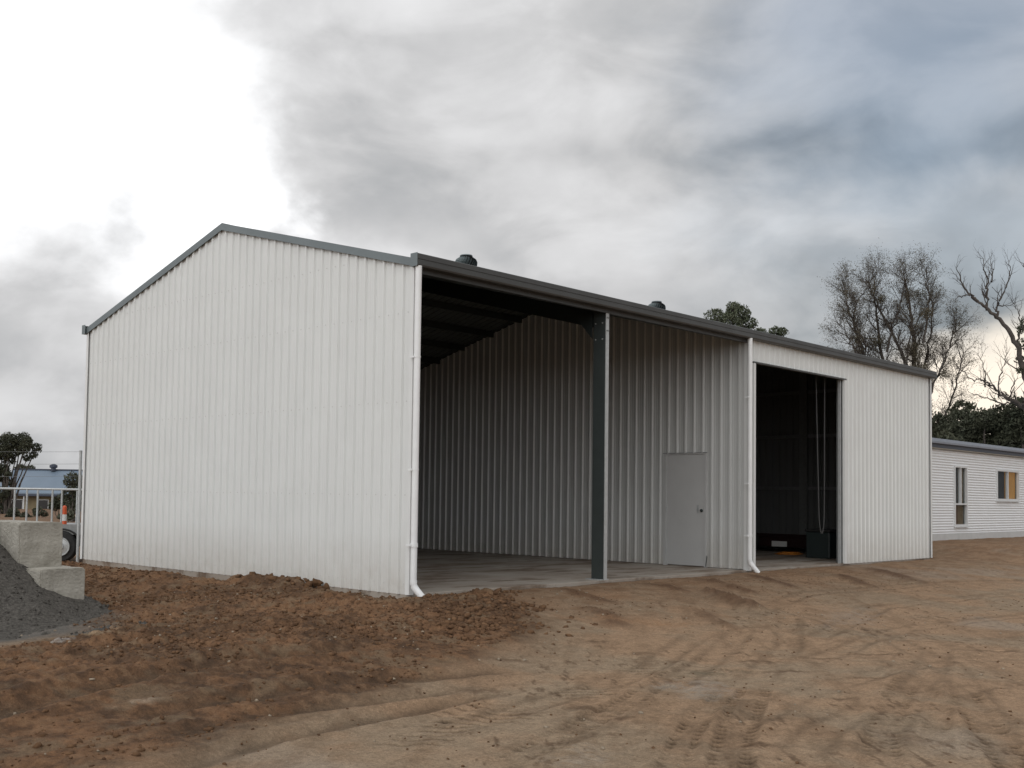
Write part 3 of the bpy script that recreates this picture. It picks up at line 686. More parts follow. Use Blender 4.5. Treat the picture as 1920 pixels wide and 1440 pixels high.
# personnel door in the partition
dr = MB().box(PX - .022, PD0 + .04, .02, PX + .02, PD1 - .03, PDZ - .025).build('door', M_door, shed, bevel=.003)
fr = MB(); fr.box(PX - .034, PD0, .0, PX + .03, PD0 + .037, PDZ + .0); fr.box(PX - .034, PD1 - .027, .0, PX + .03, PD1 + .038, PDZ + .0); fr.box(PX - .034, PD0 + .037, PDZ - .022, PX + .03, PD1 - .027, PDZ)
fr.build('door_frame', M_door, shed)
MB().box(PX - .042, PD0 - .01, PDZ + .001, PX, PD1 + .05, PDZ + .012).build('door_head_flashing', M_dgalv, shed)
for z in (.28, 1.05, 1.84): MB().tube([(PX - .034, PD1 - .028, z - .05), (PX - .034, PD1 - .028, z + .05)], .008, 8).build('hinge', M_galv, dr)
MB().box(PX - .026, PD0 + .16, 1.00, PX - .022, PD0 + .20, 1.15).build('lock_plate', M_galv, dr)
MB().lathe([(.012, -.045), (.012, -.03), (.027, -.028), (.03, -.012), (.02, 0)], (PX - .024, PD0 + .09, 1.05), 14, axis=0).build('door_handle', M_dark, dr, smooth=True)
MB().tube([(PX - .04, PD0 - .03, .22), (PX - .045, PD0 - .025, .14), (PX - .05, PD0 - .01, .02)], .007, 6).build('cable', M_dark, shed)
# roller door: rolled curtain inside the head, guides, hand chain
rd = MB().tube([(DX0 + .03, .42, 4.02), (DX1 - .02, .42, 4.02)], .17, 24).build('roller_door', M_green, shed)
MB().box(DX0 + .0, .02, 0, DX0 + .05, .075, DZ).build('guide_rail', M_dgalv, rd)
MB().box(DX1 - .055, .02, 0, DX1 - .012, .075, DZ).build('guide_rail', M_galv, rd)
ch = MB()
x0, x1, ych = 11.42, 11.80, .33
pts = []
ztop, zb = 3.85, .60
for k in range(120): pts.append((x0 + .19 * .0 + .16 * sstep(ztop, zb, ztop - (ztop - zb) * 1.0 * k / 120 * 0 + 0) * 0 + .0, ych, ztop - (ztop - zb) * k / 120))
def chain_x(z, side):
    t = (ztop - z) / (ztop - zb); w = .19 * (1 - .45 * t) * math.sqrt(max(0, 1 - max(0, (t - .85) / .15) ** 2)); mid = 11.62 + .06 * t
    return mid + side * w
links = []
N_ = 74
for side in (-1, 1):
    for k in range(N_):
        z = ztop - (ztop - zb) * (k + .5) / N_; links.append((chain_x(z, side), z, k))
for (cx, cz, k) in links:
    l = .030; w = .008; r = .0035
    if k % 2: loop = [(cx - w, ych, cz - l * .6), (cx - w, ych, cz + l * .6), (cx, ych, cz + l), (cx + w, ych, cz + l * .6), (cx + w, ych, cz - l * .6), (cx, ych, cz - l), (cx - w, ych, cz - l * .6)]
    else: loop = [(cx, ych - w, cz - l * .6), (cx, ych - w, cz + l * .6), (cx, ych, cz + l), (cx, ych + w, cz + l * .6), (cx, ych + w, cz - l * .6), (cx, ych, cz - l), (cx, ych - w, cz - l * .6)]
    ch.tube(loop, r, 4, cap=False)
ch.build('chain', M_chain, rd, kind='stuff')
# turbine ventilators on the front slope
def vent(x, y):
    z = H_ - .03 + SL * y
    b = MB().lathe([(.17, .01), (.15, .05), (.13, .04), (.13, .16)], (x, y, z), 20).build('turbine_vent', M_barge, shed)
    MB().lathe([(.12, .17), (.125, .30), (.115, .36), (.06, .42), (.0, .425)], (x, y, z), 20).build('vent_core', M_black, b, smooth=True)
    me = None
    for k in range(22):
        a = 2 * math.pi * k / 22
        if me is None:
            mb = MB(); n = 8
            for i in range(n + 1):
                t = i / n; r = .135 + .055 * math.sin(math.pi * min(1, t * 1.05)); h = .165 + .235 * t
                if t > .8: r -= .06 * (t - .8) / .2
                tw = t * .55
                for dw in (0, .22):
                    rr = r - (.03 if dw else 0); mb.v.append((rr * math.cos(tw + dw), rr * math.sin(tw + dw), h))
            for i in range(n): mb.f.append((2 * i, 2 * i + 1, 2 * i + 3, 2 * i + 2))
            o = mb.build('vane', M_vane, b); me = o.data
        else:
            o = bpy.data.objects.new('vane', me); COL.objects.link(o); o.parent = b
        o.location = (x, y, z); o.rotation_euler = (0, 0, a)
    MB().lathe([(.11, .398), (.10, .415), (.0, .43)], (x, y, z), 20).build('vent_cap', M_barge, b)
M_vane = mat('vent_steel', (.10, .125, .13), rough=.35, metal=.3)
vent(3.36, 2.42); vent(9.45, 2.86)

# things inside the closed bays
tr = empty('flat_trailer', (15.55, 4.2, 0), 'low dark maroon trailer with a white number plate, parked inside the roller door', 'trailer')
MB().box(-.45, -2.0, .13, .5, 1.9, .38).build('tray', M_maroon, tr, bevel=.02)
MB().box(-.465, -2.0, .382, -.42, 1.9, .45).build('tray_side', M_maroon, tr)
for yy in (-.3, .75): MB().lathe([(.0, -.09), (.22, -.09), (.25, -.05), (.25, .05), (.22, .09), (0, .09)], (-.56, yy, .25), 20, axis=0).build('wheel', M_black, tr)
MB().box(-.475, -1.26, .14, -.455, -.86, .27).build('number_plate', M_plate, tr)
bn = empty('tool_bin', (13.62, 1.22, 0), 'dark plastic bin standing just inside the right door jamb', 'bin')
MB().box(-.36, -.28, 0, .36, .28, .58).build('bin_body', M_dark, bn, bevel=.03); MB().box(-.38, -.30, .58, .38, .30, .64).build('bin_lid', M_black, bn, bevel=.02)
cd = MB(); pts = []
for k in range(70):
    a = k * .42; pts.append((14.25 + (.34 - .002 * k) * math.cos(a) * 1.2 + .05 * math.sin(k), 2.42 + (.30 - .002 * k) * math.sin(a), .012 + .0006 * k))
cd.tube(pts, .010, 6); cdo = cd.build('extension_cord', M_orange); tag(cdo, 'orange extension cord coiled on the slab inside the roller door', 'cord')

# ------------------------------------------------------------------ gravel pile and concrete blocks
e1 = Vector((math.cos(math.radians(4)), math.sin(math.radians(4)), 0))
def block(x, y, z, label, w=.57, d=1.15, h=.57, ang=4):
    me = bpy.data.meshes.new('concrete_block'); import bmesh
    bm_ = bmesh.new(); bmesh.ops.create_cube(bm_, size=1)
    for v in bm_.verts: v.co = ((v.co.x + .5) * w, (v.co.y + .5) * d, (v.co.z + .5) * h)
    bmesh.ops.bevel(bm_, geom=[e for e in bm_.edges], offset=.018, segments=2, affect='EDGES')
    bmesh.ops.subdivide_edges(bm_, edges=[e for e in bm_.edges if e.calc_length() > .2], cuts=7, use_grid_fill=True)
    for v in bm_.verts:
        n = fbm(np.array([v.co.x * 6 + v.co.z * 3 + x * 9]), np.array([v.co.y * 6 - v.co.z * 4 + z * 5]), 5, 3)[0]
        v.co += Vector((n, n, n * .8)) * .009
    bm_.to_mesh(me); bm_.free(); me.materials.append(M_block)
    o = bpy.data.objects.new('concrete_block', me); COL.objects.link(o); o.location = (x, y, z); o.rotation_euler = (0, 0, math.radians(ang))
    return tag(o, label, 'concrete block', 'concrete blocks beside the gravel pile')
block(-3.78, 2.86, .275, 'large grey concrete block on top of the stack behind the gravel')
block(-3.80, 3.25, -.30, 'grey concrete block under the top block, half buried in dark gravel', ang=4, d=.75)
block(-3.70, 2.42, -.285, 'lower concrete block in front, its corner standing in the red soil', w=.585, d=.8, h=.585)

def gravel():
    n = 230; xs = np.linspace(-10.5, -2.2, n); ys = np.linspace(-1.6, 7, n); X, Y = np.meshgrid(xs, ys); x, y = X.ravel(), Y.ravel()
    g0 = ground_parts(x, y)[0]
    ax, ay, az = -5.15, 4.35, 2.15
    ang = np.arctan2(y - ay, x - ax)
    d = np.hypot((x - ax), (y - ay) * 1.0); rr = d * (1 + .04 * np.sin(3 * ang + 1))
    cone = az - .76 * rr
    foot = .16 * np.exp(-np.maximum(rr - 2.5, 0) / .8) - .02 + .10 * fbm(x * 1.5, y * 1.5, 320, 3)
    z = np.maximum(cone, 0) * 0
    z = np.log(np.exp(cone * 7) + np.exp(np.minimum(foot, cone + 2.5) * 7)) / 7 - .16
    z = z + .035 * fbm(x * 1.8, y * 1.8, 301, 4) + .014 * fbm(x * 8, y * 8, 305, 4, .6) + .006 * fbm(x * 25, y * 25, 309, 2)
    edge = np.minimum.reduce([x + 10.5, -2.2 - x, y + 1.6, 7 - y]); z = np.where(edge < .05, g0 - .3, z - (1 - sstep(0, .8, edge)) * .5)
    zz = np.where(z < -.12, np.maximum(g0 + z + .12 - .02, g0 - .3), g0 + z + .12 - .02)
    idx = np.arange(n * n).reshape(n, n); F = np.stack([idx[:-1, :-1], idx[:-1, 1:], idx[1:, 1:], idx[1:, :-1]], -1).reshape(-1, 4)
    V0 = np.stack([x, y, zz], -1)
    k = RNG.integers(0, len(x), 9000); keep = (zz[k] > g0[k] + .004) & (x[k] > -6.2) & (y[k] < 4.2); k = k[keep]; P = V0[k] + RNG.normal(0, .014, (len(k), 3)) * np.array([1, 1, 0])
    S = .008 + .020 * RNG.uniform(0, 1, len(k)) ** 3; Vs = IV[None] * (1 + RNG.uniform(-.4, .35, (len(k), 12, 1))) * S[:, None, None] + P[:, None, :]
    Fs = IF[None] + (np.arange(len(k)) * 12)[:, None, None] + len(V0)
    F = np.concatenate([F[:, [0, 1, 2]], F[:, [0, 2, 3]], Fs.reshape(-1, 3)])
    o = np_mesh('gravel_pile', np.concatenate([V0, Vs.reshape(-1, 3)]), F, M_gravel, kind='stuff')
    tag(o, 'heap of dark grey gravel against the concrete blocks at the left edge', 'gravel')
gravel()

# ------------------------------------------------------------------ left background
# wire fence post by the back corner of the gable
def fence_post(x, y, label):
    e = empty('fence_post', (x, y, gz(x, y)), label, 'fence post', 'wire fence posts')
    MB().tube([(0, 0, -.2), (0, 0, 2.12)], .028, 10).build('post', M_galv, e)
    MB().lathe([(.032, 2.12), (.034, 2.13), (.0, 2.145)], (0, 0, 0), 10).build('post_cap', M_galv, e)
    return e
fence_post(.10, 9.36, 'tall galvanised fence post at the back corner of the gable wall')
wf = empty('wire_fence', (.10, 9.36, 0), 'thin wire strands running left from the tall galvanised post', 'wire fence')
for z in (1.98, 1.75, 1.52):
    pts = [Vector((.10 - 5.5 * t, 9.36 + 3.3 * t, z - .05 * 4 * t * (1 - t))) - Vector((.10, 9.36, 0)) for t in np.linspace(0, 1, 12)]
    MB().tube(pts, .0025, 4).build('wire', M_dgalv, wf)
fence_post(-5.4, 12.66, 'galvanised fence post beyond the left edge of the yard')
# flat trailer with tubular side frames, behind the blocks
ft = empty('farm_trailer', (.75, 12.9, -.30), 'grey flatbed trailer with tubular side frames parked behind the concrete blocks', 'trailer', rz=math.radians(-42))
MB().box(-3.2, -.05, .70, 1.6, 1.9, .80).build('deck', M_dgalv, ft, bevel=.01)
MB().box(-3.2, -.06, .60, 1.6, -.045, .82).build('side_rail', M_dgalv, ft)
for x in (-1.62, -1.02, -.38, -.12, .42, .62):
    MB().tube([(x, 0, .8), (x, 0, 1.56)], .022, 8).build('upright', M_galv, ft)
for x in (-1.4, -.5, .4): MB().tube([(x, 1.85, .8), (x, 1.85, 1.56)], .022, 8).build('upright', M_galv, ft)
MB().tube([(-1.64, 0, 1.57), (1.5, 0, 1.57)], .024, 8).build('top_rail', M_galv, ft)
MB().tube([(-1.64, 1.85, 1.57), (1.5, 1.85, 1.57)], .024, 8).build('top_rail', M_galv, ft)
def wheel(px):
    w = MB().lathe([(.15, -.10), (.30, -.10), (.335, -.06), (.345, 0), (.335, .06), (.30, .10), (.15, .10)], (px, -.02, .345), 28, axis=1).build('wheel', M_black, ft, smooth=False)
    MB().lathe([(.0, -.135), (.07, -.13), (.09, -.105), (.17, -.085), (.185, -.112), (.20, -.112), (.20, .05), (0, .05)], (px, -.05, .345), 24, axis=1).build('rim', M_galv, w)
wheel(.66); wheel(1.42)
MB().tube([(.66 + .42 * math.cos(a), -.09, .36 + .36 * math.sin(a)) for a in np.linspace(.1, 3.04, 12)], .02, 6).build('mudguard', M_black, ft)
MB().box(-3.2, .1, .35, 1.6, .2, .60).build('chassis_rail', M_black, ft)
bo = empty('warning_bollard', (1.45, 12.85, .42), 'orange and white warning post standing on the trailer deck', 'bollard')
MB().lathe([(.14, 0), (.13, .03), (.06, .05), (.05, .16)], (0, 0, 0), 14).build('base', M_cone, bo)
MB().lathe([(.05, .162), (.05, .30)], (0, 0, 0), 14).build('white_band', M_plate, bo); MB().lathe([(.05, .302), (.045, .46), (.03, .49), (0, .5)], (0, 0, 0), 14).build('top', M_cone, bo)

# blue roofed house far left
hl = empty('blue_roofed_house', (38.6, 97.6, -1.75), 'distant tan brick house with a blue grey metal roof at the left', 'house', rz=math.radians(-45))
MB().box(-3.6, 0, 0, 6, 7, 2.6).build('wall', M_brick, hl)
mb = MB()
x0, x1, ye, yb, zr, ze = -4.6, 7, -1.0, 8, 5.15, 2.75; ym = 3.4
mb.v += [(x0, ye, ze), (x1, ye, ze), (x1, ym, zr), (x0 + .3, ym, zr), (x1, yb, ze), (x0, yb, ze), (x0, ye, ze - .12), (x1, ye, ze - .12), (x1, yb, ze - .12), (x0, yb, ze - .12)]
mb.f += [(0, 1, 2, 3), (3, 2, 4, 5), (0, 3, 5), (1, 4, 2), (0, 6, 7, 1), (6, 9, 8, 7), (1, 7, 8, 4), (4, 8, 9, 5), (5, 9, 6, 0)]
rf = mb.build('roof', M_blueroof, hl)
MB().box(x0 + .3, ym - .15, zr - .02, x1, ym + .15, zr + .10).build('ridge_cap', M_dfascia, rf)
MB().lathe([(.25, 0), (.25, .3), (.4, .35), (.4, .6), (.1, .75)], (-.0, ym - .3, zr - .1), 12).build('roof_vent', M_dfascia, rf)
MB().tube([(3.6, 1.2, 3.2), (3.6, 1.2, 4.6)], .07, 8).build('flue', M_galv, rf)
MB().box(x0 + .2, ye, ze - .32, x1, ye + .06, ze - .13).build('gutter', M_dfascia, rf)
for x in (-3.0, -.4, 2.6):
    w = MB().box(x, -.06, .9, x + 1.2, .0, 2.1).build('window', M_frame, hl); MB().box(x + .08, -.075, .98, x + 1.12, -.062, 2.02).build('pane', M_glassd, w)
for x in (-4.3, -1.4, 1.5, 4.5): MB().tube([(x, ye + .15, 0), (x, ye + .15, ze - .1)], .06, 8).build('verandah_post', M_frame, hl)

# ------------------------------------------------------------------ white house right
hr = empty('white_cottage', (17.6, 1.95, .16), 'long low white corrugated iron house with dark windows right of the shed', 'house')
HL, HD = 24.0, 7.5; WZ0, WZ1 = .24, 2.62
wins = [(23.0 - 17.6, 23.86 - 17.6, .655 - .16, 2.30 - .16), (26.40 - 17.6, 28.27 - 17.6, 1.43 - .16, 2.285 - .16), (33.0 - 17.6, 34.8 - 17.6, 1.27, 2.12)]
fm = .06
def cspan(zc):
    cuts = sorted((a - fm, b + fm) for a, b, c, d in wins if c - fm < zc < d + fm); out = []; p = 0
    for a, b in cuts: out.append((p, a)); p = b
    out.append((p, HL)); return out
mb = MB(); NP = 8; per = .076; nz = int((WZ1 - WZ0) / per * NP)
zl = [WZ0 + (WZ1 - WZ0) * k / nz for k in range(nz + 1)]
zl = sorted(set(zl + [w[2] - fm for w in wins] + [w[3] + fm for w in wins]))
for a, b in zip(zl[:-1], zl[1:]):
    da, db = -.010 - .009 * math.cos(2 * math.pi * a / per), -.010 - .009 * math.cos(2 * math.pi * b / per)
    for p, q in cspan((a + b) / 2): mb.quad((p, da, a), (q, da, a), (q, db, b), (p, db, b))
mb.build('wall', M_housewall, hr)
mb = MB(); mb.box(0, HD - .1, WZ0, HL, HD, WZ1); mb.box(0, 0.03, WZ0, .1, HD - .1, WZ1 + .6); mb.box(HL - .1, .03, WZ0, HL, HD - .1, WZ1 + .6)
mb.build('wall', M_housewall, hr)
MB().box(-.01, -.012, -.5, HL + .01, HD, WZ0 - .002).build('plinth', M_plinth, hr)
MB().box(.1, .8, WZ0, HL - .1, .85, WZ1).build('room_wall', M_curt, hr)
OV = .10
mb = MB(); zr = 3.02; ze = 2.86
mb.v += [(-.2, -OV, ze), (HL + .2, -OV, ze), (HL + .2, HD / 2, zr), (-.2, HD / 2, zr), (HL + .2, HD + OV, ze), (-.2, HD + OV, ze)]
mb.f += [(0, 1, 2, 3), (3, 2, 4, 5)]
mb.build('roof', M_fascia, hr)
MB().box(-.2, -OV, WZ1 + .002, HL + .2, .02, WZ1 + .03).build('soffit', M_soffit, hr)
MB().box(-.2, -OV - .012, WZ1 + .03, HL + .2, -OV, ze - .10).build('fascia', M_dfascia, hr)
MB().prism([(0, 0), (.10, 0), (.11, .05), (.11, .13), (.10, .13), (.095, .02), (0, .02)], (-.25, -OV - .012, ze - .10), (HL + .25, -OV - .012, ze - .10)).build('gutter', M_fascia, hr)
def window(x0, x1, z0, z1, trans=None, cols=('dark_glass', 'tan_curtain'), emit=False):
    f = MB(); t = .045
    f.box(x0 - fm, -.045, z0 - fm, x0, .05, z1 + fm); f.box(x1, -.045, z0 - fm, x1 + fm, .05, z1 + fm); f.box(x0, -.045, z1, x1, .05, z1 + fm); f.box(x0, -.045, z0 - fm, x1, .05, z0)
    xm = (x0 + x1) / 2
    zt = trans or z0
    f.box(xm - t / 2, -.04, zt + (t / 2 if trans else 0), xm + t / 2, .045, z1)
    if trans: f.box(x0, -.041, trans - t / 2, x1, .046, trans + t / 2)
    w = f.build('window', M_frame, hr)
    MB().box(x0 - fm - .02, -.075, z0 - fm - .03, x1 + fm + .02, -.002, z0 - fm - .002).build('sill', M_frame, w)
    b0 = zt + (t / 2 if trans else 0)
    P_ = []
    for (a, b, c, d, mm) in [(x0, xm - t / 2, b0, z1, M_paneA), (xm + t / 2, x1, b0, z1, M_lit if emit else M_curt2)] + ([(x0, xm, z0, trans - t / 2, M_brownc), (xm, x1, z0, trans - t / 2, M_curt2)] if trans else []):
        MB().box(a, .07, c, b, .085, d).build('curtain', mm, w)  # the dim_room one is no curtain: dark panel painted as the unlit room
    for (a, b, c, d) in [(x0, xm - t / 2, b0, z1), (xm + t / 2, x1, b0, z1)] + ([(x0, x1, z0, trans - t / 2)] if trans else []):
        MB().box(a, .018, c, b, .024, d).build('pane', M_glass, w)
M_paneA = mat('dim_room', (.035, .032, .034), rough=.9, var=.3, vscale=3)
M_curt2 = mat('pale_curtain', (.26, .19, .125), rough=.9, var=.3, vscale=9)
M_brownc = mat('brown_blind', (.17, .09, .05), rough=.9, var=.4, vscale=7)
M_lit = mat('lit_curtain', (.42, .22, .06), rough=.9, var=.3, vscale=5)
M_lit.node_tree.nodes['Principled BSDF'].inputs['Emission Color'].default_value = (.8, .36, .07, 1)
M_lit.node_tree.nodes['Principled BSDF'].inputs['Emission Strength'].default_value = .22
M_glass = bpy.data.materials.new('window_glass'); M_glass.use_nodes = True
_n = M_glass.node_tree.nodes; _l = M_glass.node_tree.links; _n.clear()
_o = _n.new('ShaderNodeOutputMaterial'); _t = _n.new('ShaderNodeBsdfTransparent'); _g = _n.new('ShaderNodeBsdfGlossy'); _g.inputs['Roughness'].default_value = .03; _m = _n.new('ShaderNodeMixShader')
_m.inputs[0].default_value = .05; _t.inputs[0].default_value = (.85, .87, .87, 1)
_l.new(_t.outputs[0], _m.inputs[1]); _l.new(_g.outputs[0], _m.inputs[2]); _l.new(_m.outputs[0], _o.inputs[0])
window(*wins[0], trans=1.243 - .16); window(*wins[1], emit=True); window(*wins[2])

# ------------------------------------------------------------------ trees
class Tree:
    def __init__(s, seed): s.v = []; s.f = []; s.n = 0; s.r = np.random.default_rng(seed); s.tips = []; s.tw = ([], []); s.tn = 0
    def tube(s, P, R, k, twig=False):
        P = np.asarray(P, float); m = len(P); T = np.gradient(P, axis=0); T /= np.linalg.norm(T, axis=1)[:, None] + 1e-9
        a = np.where(np.abs(T[:, 2:3]) < .9, np.array([[0, 0, 1.]]), np.array([[1., 0, 0]])); e1 = np.cross(T, a); e1 /= np.linalg.norm(e1, axis=1)[:, None]; e2 = np.cross(T, e1)
        th = np.arange(k) * 2 * np.pi / k
        V = P[:, None] + (e1[:, None] * np.cos(th)[None, :, None] + e2[:, None] * np.sin(th)[None, :, None]) * np.asarray(R)[:, None, None]
        i = np.arange(m - 1)[:, None] * k + np.arange(k)[None]; j = np.arange(m - 1)[:, None] * k + (np.arange(k)[None] + 1) % k
        Fq = np.stack([i, i + k, j + k, j], -1).reshape(-1, 4)
        if twig: s.tw[0].append(V.reshape(-1, 3)); s.tw[1].append(Fq + s.tn); s.tn += m * k
        else: s.v.append(V.reshape(-1, 3)); s.f.append(Fq + s.n); s.n += m * k
    def limb(s, P, r0, r1, wob=.06, per=5):
        """smooth polyline with wobble; returns dense points"""
        P = np.asarray(P, float); t = np.linspace(0, len(P) - 1, (len(P) - 1) * per + 1); Q = np.stack([np.interp(t, np.arange(len(P)), P[:, k]) for k in range(3)], -1)
        for _ in range(3): Q[1:-1] = (Q[:-2] + 2 * Q[1:-1] + Q[2:]) / 4
        w = s.r.normal(0, wob, Q.shape); w[0] = 0; Q = Q + w
        R = np.linspace(r0, r1, len(Q)); s.tube(Q, R, 7); return Q, R
    def grow(s, p, d, L, r, lev, maxlev, up=.15, spread=.6, nch=(4, 6), seg=5, wob=.18, shrink=.55):
        P = [p]; d = d / np.linalg.norm(d)
        for i in range(seg):
            d = d + s.r.normal(0, wob, 3); d[2] += up; d /= np.linalg.norm(d); P.append(P[-1] + d * L / seg)
        R = np.linspace(r, r * .45 if lev < maxlev else r * .3, seg + 1)
        s.tube(P, R, 5 if r > .03 else 3, twig=r < .03)
        if lev >= maxlev: s.tips.append(P[-1]); s.tips.append(P[seg // 2]); return
        n = s.r.integers(nch[0], nch[1] + 1)
        for k in range(n):
            t = .25 + .75 * (k + s.r.uniform(0, 1)) / n; q = t * seg; i = min(int(q), seg - 1); pp = P[i] + (P[i + 1] - P[i]) * (q - i)
            dd = (P[i + 1] - P[i]); dd = dd / np.linalg.norm(dd); rv = s.r.normal(0, 1, 3); rv -= dd * rv.dot(dd); rv /= np.linalg.norm(rv)
            nd = dd + rv * spread * s.r.uniform(.6, 1.4)
            s.grow(pp, nd, L * shrink * s.r.uniform(.7, 1.25), R[i] * .55, lev + 1, maxlev, up, spread, nch, max(3, seg - 1), wob, shrink)
    def trunk(s, root, m): return np_mesh('trunk', np.concatenate(s.v), np.concatenate(s.f), m, root, smooth=True)
    def twigs(s, root, m, name='twigs'):
        if s.tn: return np_mesh(name, np.concatenate(s.tw[0]), np.concatenate(s.tw[1]), m, root, kind='stuff')
def leaves(root, C, size, m, rng, name='crown', up=.3):
    """one elongated quad leaf spray per centre"""
    C = np.asarray(C, float); n = len(C); a = rng.normal(0, 1, (n, 3)); a[:, 2] -= up; a /= np.linalg.norm(a, axis=1)[:, None]
    b = rng.normal(0, 1, (n, 3)); b -= a * (a * b).sum(1)[:, None]; b /= np.linalg.norm(b, axis=1)[:, None]
    s = size * rng.uniform(.6, 1.5, (n, 1)); V = np.stack([C - a * s, C + b * s * .42, C + a * s, C - b * s * .42], 1).reshape(-1, 3)
    return np_mesh(name, V, np.arange(n * 4).reshape(n, 4), m, root)
def clump_pts(rng, blobs, per, fill=.45):
    out = []
    for (x, y, z, r) in blobs:
        n = int(per * r * r); d = rng.normal(0, 1, (n, 3)); d /= np.linalg.norm(d, axis=1)[:, None]
        rad = r * (fill + (1 - fill) * rng.uniform(0, 1, n) ** .5)
        lump = 1 + .28 * fbm(d[:, 0] * 2.6 + x * 3, d[:, 1] * 2.6 + d[:, 2] * 2.1 + z, 401, 4) * 1.4
        keep = vnoise(d[:, 0] * 3.2 + 9 + x, d[:, 2] * 3.2 + d[:, 1] * 2 + 9 + z, 411) > .30
        p = np.array([x, y, z]) + d * (rad * lump)[:, None] * np.array([1, 1, .82]); out.append(p[keep])
    return np.concatenate(out)
def lat_root(name, P, label, cat='tree', group=None):
    """root whose local X is roughly sideways to the yard view"""
    e = empty(name, P, label, cat, group, rz=math.radians(-45)); return e
def px_limb(pts, D, x0, base_z, jit, rng, y0=945):
    """limb outline measured as (sideways, height) pairs, given depth of its own"""
    k = D / 2040.3; dep = 0; out = []
    dr_ = rng.uniform(-1, 1) * jit
    for i, (px, py) in enumerate(pts):
        out.append(((px - x0) * k, dr_ * i / max(1, len(pts) - 1), (y0 - py) * k + 1.235 - base_z))
    return out

# tall wispy gum behind the shed
rng = np.random.default_rng(21); T = Tree(21); D = 50; bz = 0.1
gt = lat_root('wispy_gum_tree', (40.6, 10.8, bz), 'tall wispy half bare gum tree behind the right end of the shed')
X0 = 1715
limbs = [([(1705, 948), (1702, 880), (1690, 800), (1665, 720), (1645, 650), (1625, 580), (1612, 520)], .16, .02), ([(1702, 880), (1695, 780), (1682, 660), (1674, 570), (1678, 500)], .13, .015),
         ([(1742, 948), (1745, 860), (1746, 750), (1750, 640), (1745, 560), (1738, 490)], .20, .02), ([(1746, 760), (1762, 690), (1785, 610), (1800, 540)], .09, .015),
         ([(1745, 780), (1785, 690), (1805, 640), (1815, 600)], .08, .015), ([(1696, 830), (1650, 720), (1612, 660), (1590, 622)], .10, .015),
         ([(1743, 740), (1705, 640), (1665, 560), (1650, 520)], .09, .015), ([(1750, 870), (1785, 800), (1815, 720), (1828, 660)], .08, .012), ([(1690, 800), (1640, 745), (1605, 715), (1590, 690)], .07, .012),
         ([(1683, 660), (1700, 590), (1712, 520)], .06, .012), ([(1752, 640), (1768, 560), (1760, 500)], .06, .012), ([(1645, 650), (1612, 600), (1610, 565)], .05, .012), ([(1690, 760), (1712, 690), (1722, 600)], .07, .015)]
for pts, r0, r1 in limbs:
    Q, R = T.limb(px_limb(pts, D, X0, bz, 1.6, rng), r0, r1, .035, 6)
    for i in range(int(len(Q) * .28), len(Q)):
        for rep in range(2):
            d = (Q[min(i + 1, len(Q) - 1)] - Q[i - 1]); d /= np.linalg.norm(d) + 1e-9; rv = rng.normal(0, 1, 3); rv -= d * rv.dot(d); rv /= np.linalg.norm(rv)
            T.grow(Q[i], d * .9 + rv * .75, rng.uniform(.5, 1.1), max(R[i] * .4, .016), 0, 2, up=.10, spread=.8, nch=(5, 7), seg=5, wob=.16, shrink=.58)
T.trunk(gt, M_bark); T.twigs(gt, M_twig)
k = D / 2040.3
def pb(l, D, x0, bz, rng, dj=1.0): return [((x - x0) * D / 2040.3, rng.uniform(-dj, dj), (945 - y) * D / 2040.3 + 1.235 - bz, r * D / 2040.3) for x, y, r in l]
tips = np.array(T.tips); sel = tips[rng.uniform(0, 1, len(tips)) < .8]; sel = np.concatenate([sel + rng.normal(0, .10, sel.shape) for _ in range(2)])

BL = clump_pts(rng, pb([(1672, 640, 22), (1655, 700, 24), (1690, 700, 22), (1740, 655, 25), (1735, 700, 24), (1752, 545, 14), (1775, 705, 14), (1775, 800, 20), (1770, 760, 16), (1640, 660, 16), (1700, 600, 14), (1670, 560, 12), (1620, 640, 13), (1790, 700, 13), (1745, 590, 14), (1785, 830, 22), (1750, 830, 16), (1668, 755, 20), (1720, 745, 20)], D, X0, bz, rng), 9000, .0)
leaves(gt, np.concatenate([sel, BL]), .028, M_leafb, rng)

